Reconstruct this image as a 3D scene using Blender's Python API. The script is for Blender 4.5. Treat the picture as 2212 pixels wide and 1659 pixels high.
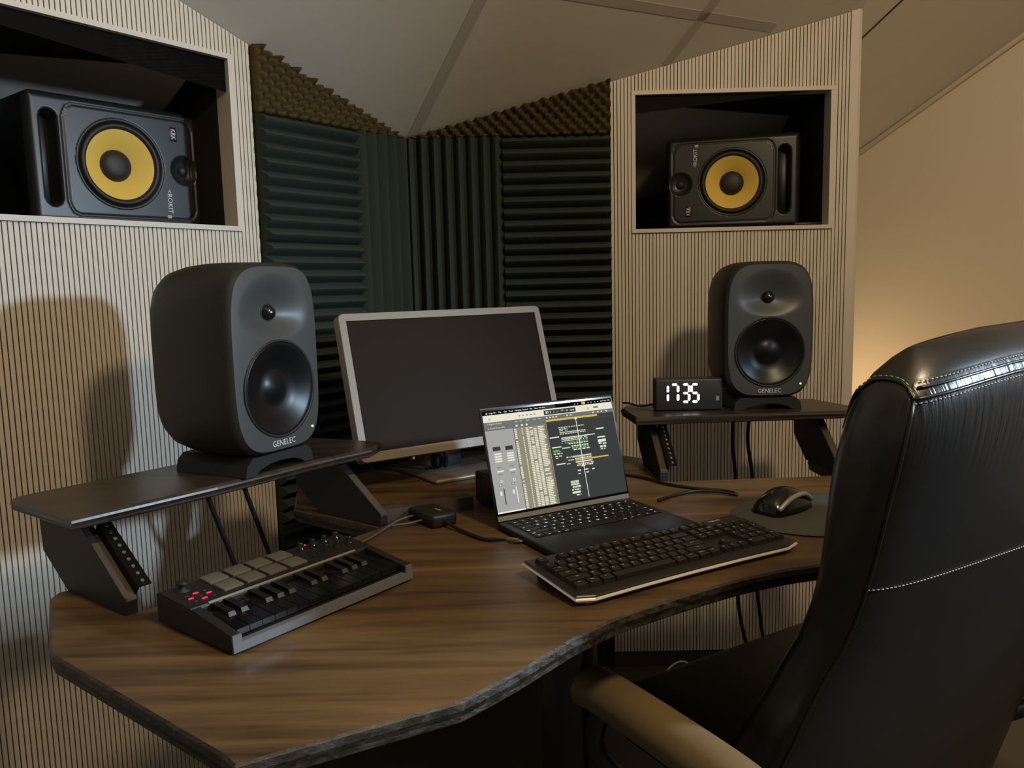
import bpy, bmesh, math, random
from mathutils import Vector, Matrix
random.seed(7)
for o in list(bpy.data.objects): bpy.data.objects.remove(o, do_unlink=True)
SC = bpy.context.scene
COL = SC.collection
pi, cos, sin, rad = math.pi, math.cos, math.sin, math.radians
V = Vector

# ------------------------------------------------------------------ camera
CAMZ = 1.194
PITCH, ROLL = rad(7.06), -0.0243
fwd = V((0, cos(PITCH), -sin(PITCH))); rt = V((1, 0, 0)); up = rt.cross(fwd)
r2 = rt * cos(ROLL) + up * sin(ROLL); u2 = -rt * sin(ROLL) + up * cos(ROLL)
cd = bpy.data.cameras.new('camera'); cam = bpy.data.objects.new('camera', cd); COL.objects.link(cam)
cd.sensor_width = 36; cd.lens = 36 * 1730 / 2212; cd.clip_start = 0.02
M = Matrix((r2, u2, -fwd)).transposed().to_4x4(); M.translation = (0, 0, CAMZ)
cam.matrix_world = M
SC.camera = cam

# ------------------------------------------------------------------ world, exposure
w = bpy.data.worlds.new('room_air'); SC.world = w; w.use_nodes = True
bg = w.node_tree.nodes['Background']; bg.inputs[0].default_value = (1.0, 0.91, 0.76, 1); bg.inputs[1].default_value = 0.14
vs = SC.view_settings; vs.view_transform = 'Standard'; vs.look = 'None'; vs.exposure = 0.08; vs.gamma = 1.0; vs.use_curve_mapping = False

# warm ceiling lamp behind the camera, high on the slope
def light_area(name, loc, target, size, power, col, shape='DISK'):
    l = bpy.data.lights.new(name, 'AREA'); l.shape = shape; l.size = size; l.energy = power; l.color = col
    o = bpy.data.objects.new(name, l); COL.objects.link(o); o.location = loc
    o.rotation_euler = (V(target) - V(loc)).to_track_quat('-Z', 'Y').to_euler(); return o
def light_point(name, loc, rad_, power, col):
    l = bpy.data.lights.new(name, 'POINT'); l.shadow_soft_size = rad_; l.energy = power; l.color = col
    o = bpy.data.objects.new(name, l); COL.objects.link(o); o.location = loc; return o
def light_spot(name, loc, target, rad_, power, col, size, blend):
    l = bpy.data.lights.new(name, 'SPOT'); l.shadow_soft_size = rad_; l.energy = power; l.color = col; l.spot_size = size; l.spot_blend = blend
    o = bpy.data.objects.new(name, l); COL.objects.link(o); o.location = loc
    o.rotation_euler = (V(target) - V(loc)).to_track_quat('-Z', 'Y').to_euler(); return o
SPOT = V((1.98, 0.66, 1.60)); SPOT_T = V((-0.75, 1.12, 0.84))
light_point('ceiling_lamp_light', (0.90, 0.16, 2.42), 0.13, 76, (1.0, 0.77, 0.46))
light_spot('spot_lamp_light', SPOT, SPOT_T, 0.075, 178, (0.62, 0.82, 1.0), rad(70), 0.75)
light_point('low_lamp_light', (1.08, 2.76, 0.74), 0.07, 4.4, (1.0, 0.68, 0.36))

# ------------------------------------------------------------------ materials
def lin(c):
    c = c / 255.0
    return c / 12.92 if c <= 0.04045 else ((c + 0.055) / 1.055) ** 2.4
def rgb(r, g, b): return (lin(r), lin(g), lin(b), 1)
MATS = {}
def mat(name, col, rough=0.5, metal=0.0, spec=0.5, bump=None, var=None, coat=0.0, emit=None):
    m = bpy.data.materials.new(name); m.use_nodes = True; nt = m.node_tree; b = nt.nodes['Principled BSDF']
    b.inputs['Base Color'].default_value = rgb(*col); b.inputs['Roughness'].default_value = rough
    b.inputs['Metallic'].default_value = metal; b.inputs['Specular IOR Level'].default_value = spec
    b.inputs['Coat Weight'].default_value = coat
    if emit:
        b.inputs['Emission Color'].default_value = rgb(*emit[0]); b.inputs['Emission Strength'].default_value = emit[1]
    tc = None
    if bump or var:
        tc = nt.nodes.new('ShaderNodeTexCoord')
    if var:      # (scale, amount, stretch xyz)
        mp = nt.nodes.new('ShaderNodeMapping'); mp.inputs['Scale'].default_value = var[2] if len(var) > 2 else (1, 1, 1)
        n = nt.nodes.new('ShaderNodeTexNoise'); n.inputs['Scale'].default_value = var[0]; n.inputs['Detail'].default_value = 5
        mx = nt.nodes.new('ShaderNodeMix'); mx.data_type = 'RGBA'
        a = var[1]
        mx.inputs[6].default_value = [max(0, x * (1 - a)) for x in rgb(*col)[:3]] + [1]
        mx.inputs[7].default_value = [x * (1 + a) for x in rgb(*col)[:3]] + [1]
        nt.links.new(tc.outputs['Object'], mp.inputs[0]); nt.links.new(mp.outputs[0], n.inputs['Vector'])
        nt.links.new(n.outputs['Fac'], mx.inputs[0]); nt.links.new(mx.outputs[2], b.inputs['Base Color'])
    if bump:     # (scale, strength, distance, stretch)
        mp = nt.nodes.new('ShaderNodeMapping'); mp.inputs['Scale'].default_value = bump[3] if len(bump) > 3 else (1, 1, 1)
        n = nt.nodes.new('ShaderNodeTexNoise'); n.inputs['Scale'].default_value = bump[0]; n.inputs['Detail'].default_value = 4
        bp = nt.nodes.new('ShaderNodeBump'); bp.inputs['Strength'].default_value = bump[1]; bp.inputs['Distance'].default_value = bump[2]
        nt.links.new(tc.outputs['Object'], mp.inputs[0]); nt.links.new(mp.outputs[0], n.inputs['Vector'])
        nt.links.new(n.outputs['Fac'], bp.inputs['Height']); nt.links.new(bp.outputs[0], b.inputs['Normal'])
    MATS[name] = m
    return m
def wood(name, dark, mid, light, angle, rough=0.45, scale=1.0, bump=0.25):
    m = bpy.data.materials.new(name); m.use_nodes = True; nt = m.node_tree; b = nt.nodes['Principled BSDF']
    tc = nt.nodes.new('ShaderNodeTexCoord'); mp = nt.nodes.new('ShaderNodeMapping')
    mp.inputs['Rotation'].default_value = (0, 0, -angle); mp.inputs['Scale'].default_value = (0.9 * scale, 11 * scale, 11 * scale)
    nt.links.new(tc.outputs['Object'], mp.inputs[0])
    n1 = nt.nodes.new('ShaderNodeTexNoise'); n1.inputs['Scale'].default_value = 1.6; n1.inputs['Detail'].default_value = 7; n1.inputs['Distortion'].default_value = 0.9
    n2 = nt.nodes.new('ShaderNodeTexNoise'); n2.inputs['Scale'].default_value = 9; n2.inputs['Detail'].default_value = 5; n2.inputs['Roughness'].default_value = 0.7
    n3 = nt.nodes.new('ShaderNodeTexNoise'); n3.inputs['Scale'].default_value = 5; n3.inputs['Detail'].default_value = 3
    nt.links.new(mp.outputs[0], n1.inputs['Vector']); nt.links.new(mp.outputs[0], n2.inputs['Vector']); nt.links.new(tc.outputs['Object'], n3.inputs['Vector'])
    a = nt.nodes.new('ShaderNodeMath'); a.operation = 'MULTIPLY_ADD'; a.inputs[1].default_value = 0.35
    nt.links.new(n2.outputs['Fac'], a.inputs[0]); nt.links.new(n1.outputs['Fac'], a.inputs[2])
    a2 = nt.nodes.new('ShaderNodeMath'); a2.operation = 'MULTIPLY_ADD'; a2.inputs[1].default_value = 0.25
    nt.links.new(n3.outputs['Fac'], a2.inputs[0]); nt.links.new(a.outputs[0], a2.inputs[2])
    r = nt.nodes.new('ShaderNodeValToRGB')
    r.color_ramp.elements[0].position = 0.55; r.color_ramp.elements[0].color = rgb(*dark)
    r.color_ramp.elements[1].position = 1.02; r.color_ramp.elements[1].color = rgb(*light)
    e = r.color_ramp.elements.new(0.76); e.color = rgb(*mid)
    nt.links.new(a2.outputs[0], r.inputs[0]); nt.links.new(r.outputs[0], b.inputs['Base Color'])
    bp = nt.nodes.new('ShaderNodeBump'); bp.inputs['Strength'].default_value = bump; bp.inputs['Distance'].default_value = 0.002
    nt.links.new(a.outputs[0], bp.inputs['Height']); nt.links.new(bp.outputs[0], b.inputs['Normal'])
    b.inputs['Roughness'].default_value = rough
    MATS[name] = m
    return m
def emis(name, col, strength):
    m = bpy.data.materials.new(name); m.use_nodes = True; nt = m.node_tree; nt.nodes.clear()
    e = nt.nodes.new('ShaderNodeEmission'); e.inputs[0].default_value = rgb(*col); e.inputs[1].default_value = strength
    o = nt.nodes.new('ShaderNodeOutputMaterial'); nt.links.new(e.outputs[0], o.inputs[0]); MATS[name] = m; return m

mat('slat', (206, 196, 184), 0.55, var=(3, 0.07, (30, 30, 0.6)))
mat('felt', (26, 24, 22), 0.95)
mat('trim', (205, 196, 186), 0.5)
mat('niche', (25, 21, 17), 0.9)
mat('ceiling', (196, 188, 176), 0.9, bump=(60, 0.15, 0.002), var=(2.5, 0.05))
mat('ceil_strip', (170, 162, 151), 0.9)
mat('joint', (60, 54, 46), 0.9)
mat('plaster', (212, 200, 182), 0.9, bump=(80, 0.15, 0.002))
mat('floor', (74, 70, 64), 0.5, var=(4, 0.15, (1, 6, 1)))
mat('foam', (54, 62, 55), 0.95, spec=0.15, bump=(220, 0.4, 0.002))
mat('foam_egg', (78, 66, 40), 0.95, spec=0.15, bump=(220, 0.4, 0.002))
wood('desk_wood', (58, 43, 27), (92, 71, 46), (120, 95, 63), rad(28), 0.42)
wood('edge_wood', (24, 22, 21), (44, 39, 34), (74, 67, 60), rad(28), 0.38, 5.0, 1.0)
wood('shelf_wood', (26, 21, 17), (44, 36, 29), (60, 50, 41), rad(53), 0.32, 1.4, 0.2)
mat('riser', (24, 23, 23), 0.5)
mat('riser_edge', (70, 62, 54), 0.5, var=(40, 0.2))
mat('rail', (18, 17, 17), 0.35, 0.6)
mat('steel', (190, 190, 190), 0.25, 1.0)
mat('dark_steel', (40, 40, 42), 0.4, 0.3)
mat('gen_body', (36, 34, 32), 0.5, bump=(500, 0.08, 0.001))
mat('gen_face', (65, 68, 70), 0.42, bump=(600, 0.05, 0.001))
mat('gen_grille', (30, 31, 33), 0.34, 0.55)
mat('rubber', (24, 23, 22), 0.6)
mat('logo_white', (215, 215, 212), 0.4)
mat('dome', (70, 72, 74), 0.22, 0.9)
mat('krk_body', (22, 22, 23), 0.6)
mat('krk_face', (31, 32, 33), 0.38)
mat('krk_black', (14, 14, 14), 0.45)
mat('krk_yellow', (224, 188, 88), 0.5)
mat('krk_cap', (30, 27, 26), 0.55)
mat('bezel', (132, 123, 112), 0.45)
mat('panel_off', (36, 27, 19), 0.5, spec=0.06)
mat('mon_back', (26, 26, 27), 0.5)
mat('mon_stand', (120, 112, 102), 0.4, 0.3)
mat('lap', (58, 58, 66), 0.42, 0.75)
mat('lap_hinge_lit', (150, 155, 160), 0.4, 0.2)  # paler than the lid: cool light on the hinge strip painted into the colour
mat('lap_key', (16, 16, 18), 0.5)
mat('black_gloss', (10, 10, 11), 0.12)
mat('kb_body', (40, 38, 35), 0.38)
mat('kb_key', (36, 34, 31), 0.3)
mat('kb_rim', (214, 212, 208), 0.3)
mat('legend', (225, 220, 205), 0.5)
emis('legend_lit', (210, 215, 235), 1.8)
mat('mpk_body', (30, 29, 29), 0.5)
mat('mpk_lip', (104, 108, 114), 0.5)
mat('mpk_key', (17, 17, 17), 0.16)
mat('mpk_bkey', (28, 28, 28), 0.3)
mat('mpk_pad', (98, 94, 88), 0.7)
mat('mpk_tip_lit', (66, 66, 64), 0.4)
mat('mpk_line', (150, 146, 138), 0.5)
mat('chrome', (72, 72, 74), 0.12, 0.9)
emis('led_red', (255, 40, 70), 1.6)
emis('led_green', (170, 255, 90), 2.2)
emis('digit', (235, 242, 255), 6.0)
mat('clock_body', (40, 38, 36), 0.5)
mat('leather', (26, 26, 27), 0.3, spec=0.6, bump=(260, 0.12, 0.001))
mat('leather_side', (20, 19, 17), 0.5, bump=(260, 0.12, 0.001))
mat('arm_pad', (112, 94, 66), 0.55, bump=(150, 0.15, 0.001))
mat('thread', (150, 148, 142), 0.5)
mat('cable', (22, 20, 19), 0.45)
mat('cable_grey', (92, 87, 80), 0.5)
mat('plug', (120, 104, 84), 0.35, 0.5)
mat('hub', (34, 32, 28), 0.4)
mat('pad_cloth', (62, 62, 56), 0.85)
mat('mouse', (20, 19, 18), 0.14)
mat('mouse_side', (150, 150, 150), 0.35, 0.3)
mat('paper', (150, 140, 122), 0.7)
emis('bulb', (255, 190, 110), 5.0)
mat('white_plastic', (214, 210, 200), 0.4)

# ------------------------------------------------------------------ geometry helpers
def wrinkles(m):
    nt = m.node_tree; b = nt.nodes['Principled BSDF']; old = b.inputs['Normal'].links[0].from_node
    tc = nt.nodes.new('ShaderNodeTexCoord'); mp = nt.nodes.new('ShaderNodeMapping'); mp.inputs['Scale'].default_value = (130, 8, 9)
    n = nt.nodes.new('ShaderNodeTexNoise'); n.inputs['Scale'].default_value = 1; n.inputs['Detail'].default_value = 3
    at = nt.nodes.new('ShaderNodeAttribute'); at.attribute_name = 'gather'
    mu = nt.nodes.new('ShaderNodeMath'); mu.operation = 'MULTIPLY'; bp = nt.nodes.new('ShaderNodeBump'); bp.inputs['Strength'].default_value = 0.9; bp.inputs['Distance'].default_value = 0.004
    nt.links.new(tc.outputs['Object'], mp.inputs[0]); nt.links.new(mp.outputs[0], n.inputs['Vector']); 
    nt.links.new(n.outputs['Fac'], mu.inputs[0]); nt.links.new(at.outputs['Fac'], mu.inputs[1]); nt.links.new(mu.outputs[0], bp.inputs['Height']); nt.links.new(old.outputs[0], bp.inputs['Normal']); nt.links.new(bp.outputs[0], b.inputs['Normal'])
wrinkles(MATS['leather'])
class MB:
    def __init__(s): s.v = []; s.f = []; s.m = []; s.sm = []
    def add(s, vs_, fs, mi=0, smooth=False, mx=None):
        n = len(s.v)
        s.v += [tuple(mx @ V(p)) if mx is not None else tuple(p) for p in vs_]
        s.f += [tuple(i + n for i in f) for f in fs]; s.m += [mi] * len(fs); s.sm += [smooth] * len(fs); return s
    def box(s, c, d, mi=0, mx=None):
        x, y, z = c; a, b, e = d[0] / 2, d[1] / 2, d[2] / 2
        vs_ = [(x + i * a, y + j * b, z + k * e) for k in (-1, 1) for j in (-1, 1) for i in (-1, 1)]
        return s.add(vs_, [(0, 2, 3, 1), (4, 5, 7, 6), (0, 1, 5, 4), (2, 6, 7, 3), (0, 4, 6, 2), (1, 3, 7, 5)], mi, False, mx)
    def rbox(s, c, d, r, seg=3, mi=0, mx=None, smooth=True):
        bm = bmesh.new(); bmesh.ops.create_cube(bm, size=1)
        for v in bm.verts: v.co = V((v.co.x * d[0], v.co.y * d[1], v.co.z * d[2]))
        bmesh.ops.bevel(bm, geom=bm.edges[:], offset=r, segments=seg, profile=0.5, affect='EDGES', clamp_overlap=True)
        bm.verts.index_update()
        vs_ = [tuple(v.co + V(c)) for v in bm.verts]; fs = [tuple(v.index for v in f.verts) for f in bm.faces]; bm.free()
        return s.add(vs_, fs, mi, smooth, mx)
    def prism(s, poly, a, b, mi=0, mx=None, side=None, axis='z', smooth=False):
        """poly 2-D, extruded from a to b along axis (z: (x,y), y: (x,z), x: (y,z))"""
        P = {'z': lambda p, t: (p[0], p[1], t), 'y': lambda p, t: (p[0], t, p[1]), 'x': lambda p, t: (t, p[0], p[1])}[axis]
        n = len(poly); vs_ = [P(p, a) for p in poly] + [P(p, b) for p in poly]
        s.add(vs_, [tuple(range(n))[::-1], tuple(range(n, 2 * n))], mi, False, mx)
        k = len(s.v) - 2 * n
        fs = [(i, (i + 1) % n, n + (i + 1) % n, n + i) for i in range(n)]
        s.f += [tuple(i + k for i in f) for f in fs]; s.m += [mi if side is None else side] * n; s.sm += [smooth] * n
        return s
    def rings(s, rings, mi=0, smooth=True, cap0=True, cap1=True, closed=True, mx=None):
        n = len(rings[0]); vs_ = [p for r in rings for p in r]; fs = []
        for i in range(len(rings) - 1):
            for j in range(n if closed else n - 1):
                k = (j + 1) % n; fs.append((i * n + j, i * n + k, (i + 1) * n + k, (i + 1) * n + j))
        if cap0: fs.append(tuple(range(n))[::-1])
        if cap1: fs.append(tuple(range((len(rings) - 1) * n, len(rings) * n)))
        return s.add(vs_, fs, mi, smooth, mx)
    def lathe(s, prof, seg=48, mi=0, mx=None, cap0=False, cap1=False, axis='y'):
        """prof: (radius, t) pairs; axis y (t along +y)"""
        R = []
        for r, t in prof:
            r = max(r, 1e-5)
            if axis == 'y': R.append([(r * cos(2 * pi * k / seg), t, r * sin(2 * pi * k / seg)) for k in range(seg)])
            else: R.append([(r * cos(2 * pi * k / seg), r * sin(2 * pi * k / seg), t) for k in range(seg)])
        return s.rings(R, mi, True, cap0, cap1, True, mx)
    def tube(s, pts, r, seg=8, mi=0, mx=None, closed=False):
        pts = [V(p) for p in pts]; R = []; prev = None
        for i, p in enumerate(pts):
            t = (pts[min(i + 1, len(pts) - 1)] - pts[max(i - 1, 0)]).normalized()
            if prev is None:
                a = t.orthogonal().normalized()
            else:
                a = (prev - t * prev.dot(t)).normalized()
            prev = a; b = t.cross(a)
            R.append([tuple(p + (a * cos(2 * pi * k / seg) + b * sin(2 * pi * k / seg)) * r) for k in range(seg)])
        return s.rings(R, mi, True, True, True, True, mx)
    def mesh(s, name):
        me = bpy.data.meshes.new(name); me.from_pydata(s.v, [], s.f)
        me.polygons.foreach_set('material_index', s.m); me.polygons.foreach_set('use_smooth', s.sm); me.update(); return me
    def obj(s, name, mats, parent=None, mx=None):
        me = s.mesh(name)
        return link(name, me, mats, parent, mx)
def fixn(o):
    bm = bmesh.new(); bm.from_mesh(o.data); bmesh.ops.recalc_face_normals(bm, faces=bm.faces[:]); bm.to_mesh(o.data); bm.free(); return o
def link(name, me, mats, parent=None, mx=None):
    if isinstance(mats, str): mats = [mats]
    if mats and not me.materials:
        for m in mats: me.materials.append(MATS[m])
    o = bpy.data.objects.new(name, me); COL.objects.link(o)
    if parent is not None: o.parent = parent
    if mx is not None: o.matrix_local = mx
    return o
def thing(name, label, cat, loc=(0, 0, 0), rz=0.0, group=None, mx=None):
    o = bpy.data.objects.new(name, None); COL.objects.link(o); o.empty_display_size = 0.05
    if mx is not None: o.matrix_world = mx
    else: o.location = loc; o.rotation_euler = (0, 0, rz)
    return tag(o, label, cat, group)
def tag(o, label, cat, group=None):
    o['label'] = label; o['category'] = cat
    if group: o['group'] = group
    return o
def struct(o, label=None):
    o['kind'] = 'structure'
    if label: o['label'] = label
    return o
def copy_tree(o, parent=None):
    c = o.copy(); COL.objects.link(c); c.parent = parent
    for ch in [x for x in bpy.data.objects if x.parent == o]: copy_tree(ch, c)
    return c
_gl = {}
def glyph(txt, size=1.0):
    """flat triangulated text, centred on the origin in xy"""
    k = (txt, size)
    if k in _gl: return _gl[k]
    cu = bpy.data.curves.new('t', 'FONT'); cu.body = txt; cu.size = size; cu.align_x = 'CENTER'; cu.align_y = 'CENTER'; cu.resolution_u = 2
    o = bpy.data.objects.new('t', cu); COL.objects.link(o)
    dg = bpy.context.evaluated_depsgraph_get(); me = bpy.data.meshes.new_from_object(o.evaluated_get(dg))
    r = ([tuple(v.co) for v in me.vertices], [tuple(p.vertices) for p in me.polygons])
    bpy.data.objects.remove(o); bpy.data.curves.remove(cu); bpy.data.meshes.remove(me)
    _gl[k] = r; return r
def put_text(mb, txt, size, mx, mi=0, sx=1.0):
    vs_, fs = glyph(txt, size)
    return mb.add([(x * sx, y, z) for x, y, z in vs_], fs, mi, False, mx)
def spline(pts, n=8):
    pts = [V(p) for p in pts]; out = []
    for i in range(len(pts) - 1):
        p0 = pts[max(i - 1, 0)]; p1 = pts[i]; p2 = pts[i + 1]; p3 = pts[min(i + 2, len(pts) - 1)]
        for k in range(n):
            t = k / n
            out.append(0.5 * ((2 * p1) + (p2 - p0) * t + (2 * p0 - 5 * p1 + 4 * p2 - p3) * t * t + (3 * p1 - p0 - 3 * p2 + p3) * t ** 3))
    return out + [pts[-1]]
def sell(a, b, n, seg):
    """superellipse points (x,z), evenly spaced by angle"""
    out = []
    for k in range(seg):
        t = 2 * pi * k / seg; c, s_ = cos(t), sin(t); x, y = c * a, s_ * b
        r = (abs(c) ** n + abs(s_) ** n) ** (-1 / n)
        out.append((x * r, y * r))
    return out
def rrect(w_, h_, r, seg=6):
    out = []
    for cx, cy, a0 in ((w_ / 2 - r, h_ / 2 - r, 0), (-w_ / 2 + r, h_ / 2 - r, 90), (-w_ / 2 + r, -h_ / 2 + r, 180), (w_ / 2 - r, -h_ / 2 + r, 270)):
        for k in range(seg + 1):
            t = rad(a0 + 90 * k / seg); out.append((cx + r * cos(t), cy + r * sin(t)))
    return out
def T(x, y, z): return Matrix.Translation((x, y, z))
def RX(a): return Matrix.Rotation(a, 4, 'X')
def RY(a): return Matrix.Rotation(a, 4, 'Y')
def RZ(a): return Matrix.Rotation(a, 4, 'Z')

# ------------------------------------------------------------------ room frame
AR, AL = rad(-0.54), rad(53.98)
CORN = V((-0.301, 2.383, 0))
tR = V((cos(AR), sin(AR), 0)); tL = V((-cos(AL), -sin(AL), 0))
mR = V((sin(AR), -cos(AR), 0)); mL = V((sin(AL), -cos(AL), 0))     # room-side normals
def WR(s, z, off=0): p = CORN + tR * s + mR * off; return V((p.x, p.y, z))
def WL(s, z, off=0): p = CORN + tL * s + mL * off; return V((p.x, p.y, z))
def ceil(x, y): return 0.249 * x - 0.570 * y + 3.044
def ceilp(p): return ceil(p.x, p.y)

# floor
struct(MB().box((0.4, 1.2, -0.03), (6.4, 6.2, 0.06)).obj('floor', 'floor'), 'grey floor under the desk')
# ceiling slope
mb = MB(); q = [(-3, -1.9), (3.6, -1.9), (3.6, 3.9), (-3, 3.9)]
mb.add([(x, y, ceil(x, y)) for x, y in q] + [(x, y, ceil(x, y) + 0.06) for x, y in q], [(0, 1, 2, 3)[::-1], (4, 5, 6, 7), (0, 1, 5, 4), (1, 2, 6, 5), (2, 3, 7, 6), (3, 0, 4, 7)])
struct(fixn(mb.obj('ceiling', 'ceiling')), 'sloping pale ceiling')
def ceil_strip(name, a, b, wd, th, m, label):
    a = V((a[0], a[1], ceil(*a))); b = V((b[0], b[1], ceil(*b))); d = (b - a).normalized(); n = V((0.249, -0.57, -1)).normalized(); s_ = d.cross(n).normalized() * wd / 2
    lo = n * th
    ps = [a - s_, a + s_, b + s_, b - s_]
    vs_ = [tuple(p - n * 0.001) for p in ps] + [tuple(p + lo) for p in ps]
    struct(fixn(MB().add(vs_, [(0, 1, 2, 3), (4, 5, 6, 7), (0, 1, 5, 4), (1, 2, 6, 5), (2, 3, 7, 6), (3, 0, 4, 7)]).obj(name, m)), label)
ceil_strip('trim_1', (-0.270, 2.375), (0.20, 1.62), 0.030, 0.0015, 'ceil_strip', 'grey joint band on the ceiling running down into the corner')
ceil_strip('trim_2', (0.462, 2.374), (0.93, 1.58), 0.028, 0.0015, 'ceil_strip', 'grey joint band on the ceiling above the right slatted wall')
ceil_strip('trim_3', (-0.35, 1.84), (0.76, 2.352), 0.030, 0.0015, 'ceil_strip', 'level grey joint band crossing the ceiling')
ceil_strip('trim_4', (1.055, 2.49), (1.62, 1.70), 0.007, 0.001, 'joint', 'thin dark seam in the ceiling beside the right wall')
# gable wall at the far right
g0 = V((1.302, 3.011, 0)); gd = V((0.698, -0.716, 0)).normalized(); gn = V((-0.716, -0.698, 0)).normalized()
def GW(k, z, off=0): p = g0 + gd * k + gn * off; return V((p.x, p.y, z))
def wall_poly(f, poly, th):
    """poly of (s, z); z None = ceiling"""
    pts = [f(s_, 0) for s_, _ in poly]
    fr = []; bk = []
    for (s_, z), p in zip(poly, pts):
        zz = ceilp(p) - 0.0005 if z is None else z
        fr.append(tuple(f(s_, zz))); b = f(s_, 0, -th); zb = ceilp(b) - 0.0005 if z is None else z; bk.append(tuple(f(s_, zb, -th)))
    n = len(poly)
    return fr + bk, [tuple(range(n)), tuple(range(n, 2 * n))[::-1]] + [(i, (i + 1) % n, n + (i + 1) % n, n + i) for i in range(n)]
struct(fixn(MB().add(*wall_poly(GW, [(-1.2, 0), (2.6, 0), (2.6, None), (-1.2, None)], 0.12)).obj('wall_far', 'plaster')), 'plain plastered wall glowing orange behind the chair')
# cove strip where ceiling meets that wall
a = GW(-0.6, 0, 0.012); b = GW(2.5, 0, 0.012)
pts = [V((p.x, p.y, ceilp(p) - 0.008)) for p in (a, b)]
struct(MB().tube(pts, 0.010, 8).obj('trim_5', 'plaster'), 'thin cove strip between ceiling and far wall')

# ------------------------------------------------------------------ slatted walls
PITCHS, SLW, SLD = 0.0102, 0.0078, 0.007
NZ0, NZ1 = 1.335, 1.735
def slat_wall(name, W, t, m, s0, s1, n0, n1, label):
    """backing panel with a niche hole, one child per slat, framed niche"""
    mb = MB(); BO = -SLD
    f = lambda s_, z, off=0: W(s_, z, off + BO)
    for poly in ([(0.0, 0), (s1, 0), (s1, NZ0), (0.0, NZ0)], [(0.0, NZ0), (n0, NZ0), (n0, NZ1), (0.0, NZ1)], [(n1, NZ0), (s1, NZ0), (s1, NZ1), (n1, NZ1)], [(0.0, NZ1), (s1, NZ1), (s1, None), (0.0, None)]):
        mb.add(*wall_poly(f, poly, 0.02))
    wall = struct(fixn(mb.obj(name, 'felt')), label)
    ang = math.atan2(t.y, t.x) if name == 'wall_right' else math.atan2(-t.y, -t.x)
    cache = {}
    def slat(sc, z0, z1):
        p = W(sc, 0, -SLD / 2)
        rot = T(p.x, p.y, z0) @ RZ(ang)
        if z1 is not None:
            k = round(z1 - z0, 4)
            if k not in cache:
                me = MB().box((0, 0, (z1 - z0) / 2), (SLW, SLD, z1 - z0)).mesh('slat'); me.materials.append(MATS['slat']); cache[k] = me
            link('slat', cache[k], None, wall, rot)
        else:
            hw, hd = SLW / 2, SLD / 2; vs_ = []
            for top in (0, 1):
                for j in (-1, 1):
                    for i in (-1, 1):
                        q_ = RZ(ang) @ V((i * hw, j * hd, 0)) + p
                        vs_.append((i * hw, j * hd, (ceilp(q_) - 0.0015 - z0) if top else 0))
            MB().add(vs_, [(0, 2, 3, 1), (4, 5, 7, 6), (0, 1, 5, 4), (2, 6, 7, 3), (0, 4, 6, 2), (1, 3, 7, 5)]).obj('slat', 'slat', wall, rot)
    n = int((s1 - s0) / PITCHS)
    for i in range(n):
        sc = s0 + (i + 0.5) * PITCHS
        if n0 - SLW * 0.2 < sc < n1 + SLW * 0.2:
            slat(sc, 0.05, NZ0 - 0.001); slat(sc, NZ1 + 0.001, None)
        else:
            slat(sc, 0.05, None)
    # skirting, niche frame boards and box
    def board(nm, a, b, c, d, o0, o1, m_):
        vs_ = [tuple(W(s_, z, o)) for o in (o0, o1) for s_, z in ((a, c), (b, c), (b, d), (a, d))]
        fixn(MB().add(vs_, [(0, 1, 2, 3), (4, 5, 6, 7), (0, 1, 5, 4), (1, 2, 6, 5), (2, 3, 7, 6), (3, 0, 4, 7)]).obj(nm, m_, wall))
    board('baseboard', s0, s1, 0.0, 0.05, -SLD, 0.001, 'joint')
    fw = 0.011
    board('niche_frame', n0, n1, NZ0, NZ0 + fw, -0.045, 0.007, 'trim'); board('niche_frame', n0, n1, NZ1 - fw, NZ1, -0.045, 0.007, 'trim')
    board('niche_frame', n0, n0 + fw, NZ0 + fw, NZ1 - fw, -0.045, 0.006, 'trim'); board('niche_frame', n1 - fw, n1, NZ0 + fw, NZ1 - fw, -0.045, 0.006, 'trim')
    # box: floor, roof, sides, back
    dp = -0.56; e = fw
    mbx = MB()
    P = lambda s_, z, o: tuple(W(s_, z, o))
    def bb(a, b, c, d, o0, o1):
        vs_ = [P(s_, z, o) for o in (o0, o1) for s_, z in ((a, c), (b, c), (b, d), (a, d))]
        mbx.add(vs_, [(0, 1, 2, 3), (4, 5, 6, 7), (0, 1, 5, 4), (1, 2, 6, 5), (2, 3, 7, 6), (3, 0, 4, 7)])
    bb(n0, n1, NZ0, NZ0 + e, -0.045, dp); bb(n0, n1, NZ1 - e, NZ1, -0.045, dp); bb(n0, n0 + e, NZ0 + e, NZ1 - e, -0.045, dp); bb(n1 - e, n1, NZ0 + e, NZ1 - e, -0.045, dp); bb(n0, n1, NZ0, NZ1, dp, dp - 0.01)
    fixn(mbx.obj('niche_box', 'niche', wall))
    return wall
slat_wall('wall_right', WR, tR, mR, 0.601, 1.293, 0.662, 1.243, 'right wall of narrow vertical slats with a framed speaker niche')
slat_wall('wall_left', WL, tL, mL, 0.510, 1.62, 0.563, 1.144, 'left wall of narrow vertical slats with a framed speaker niche')
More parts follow.
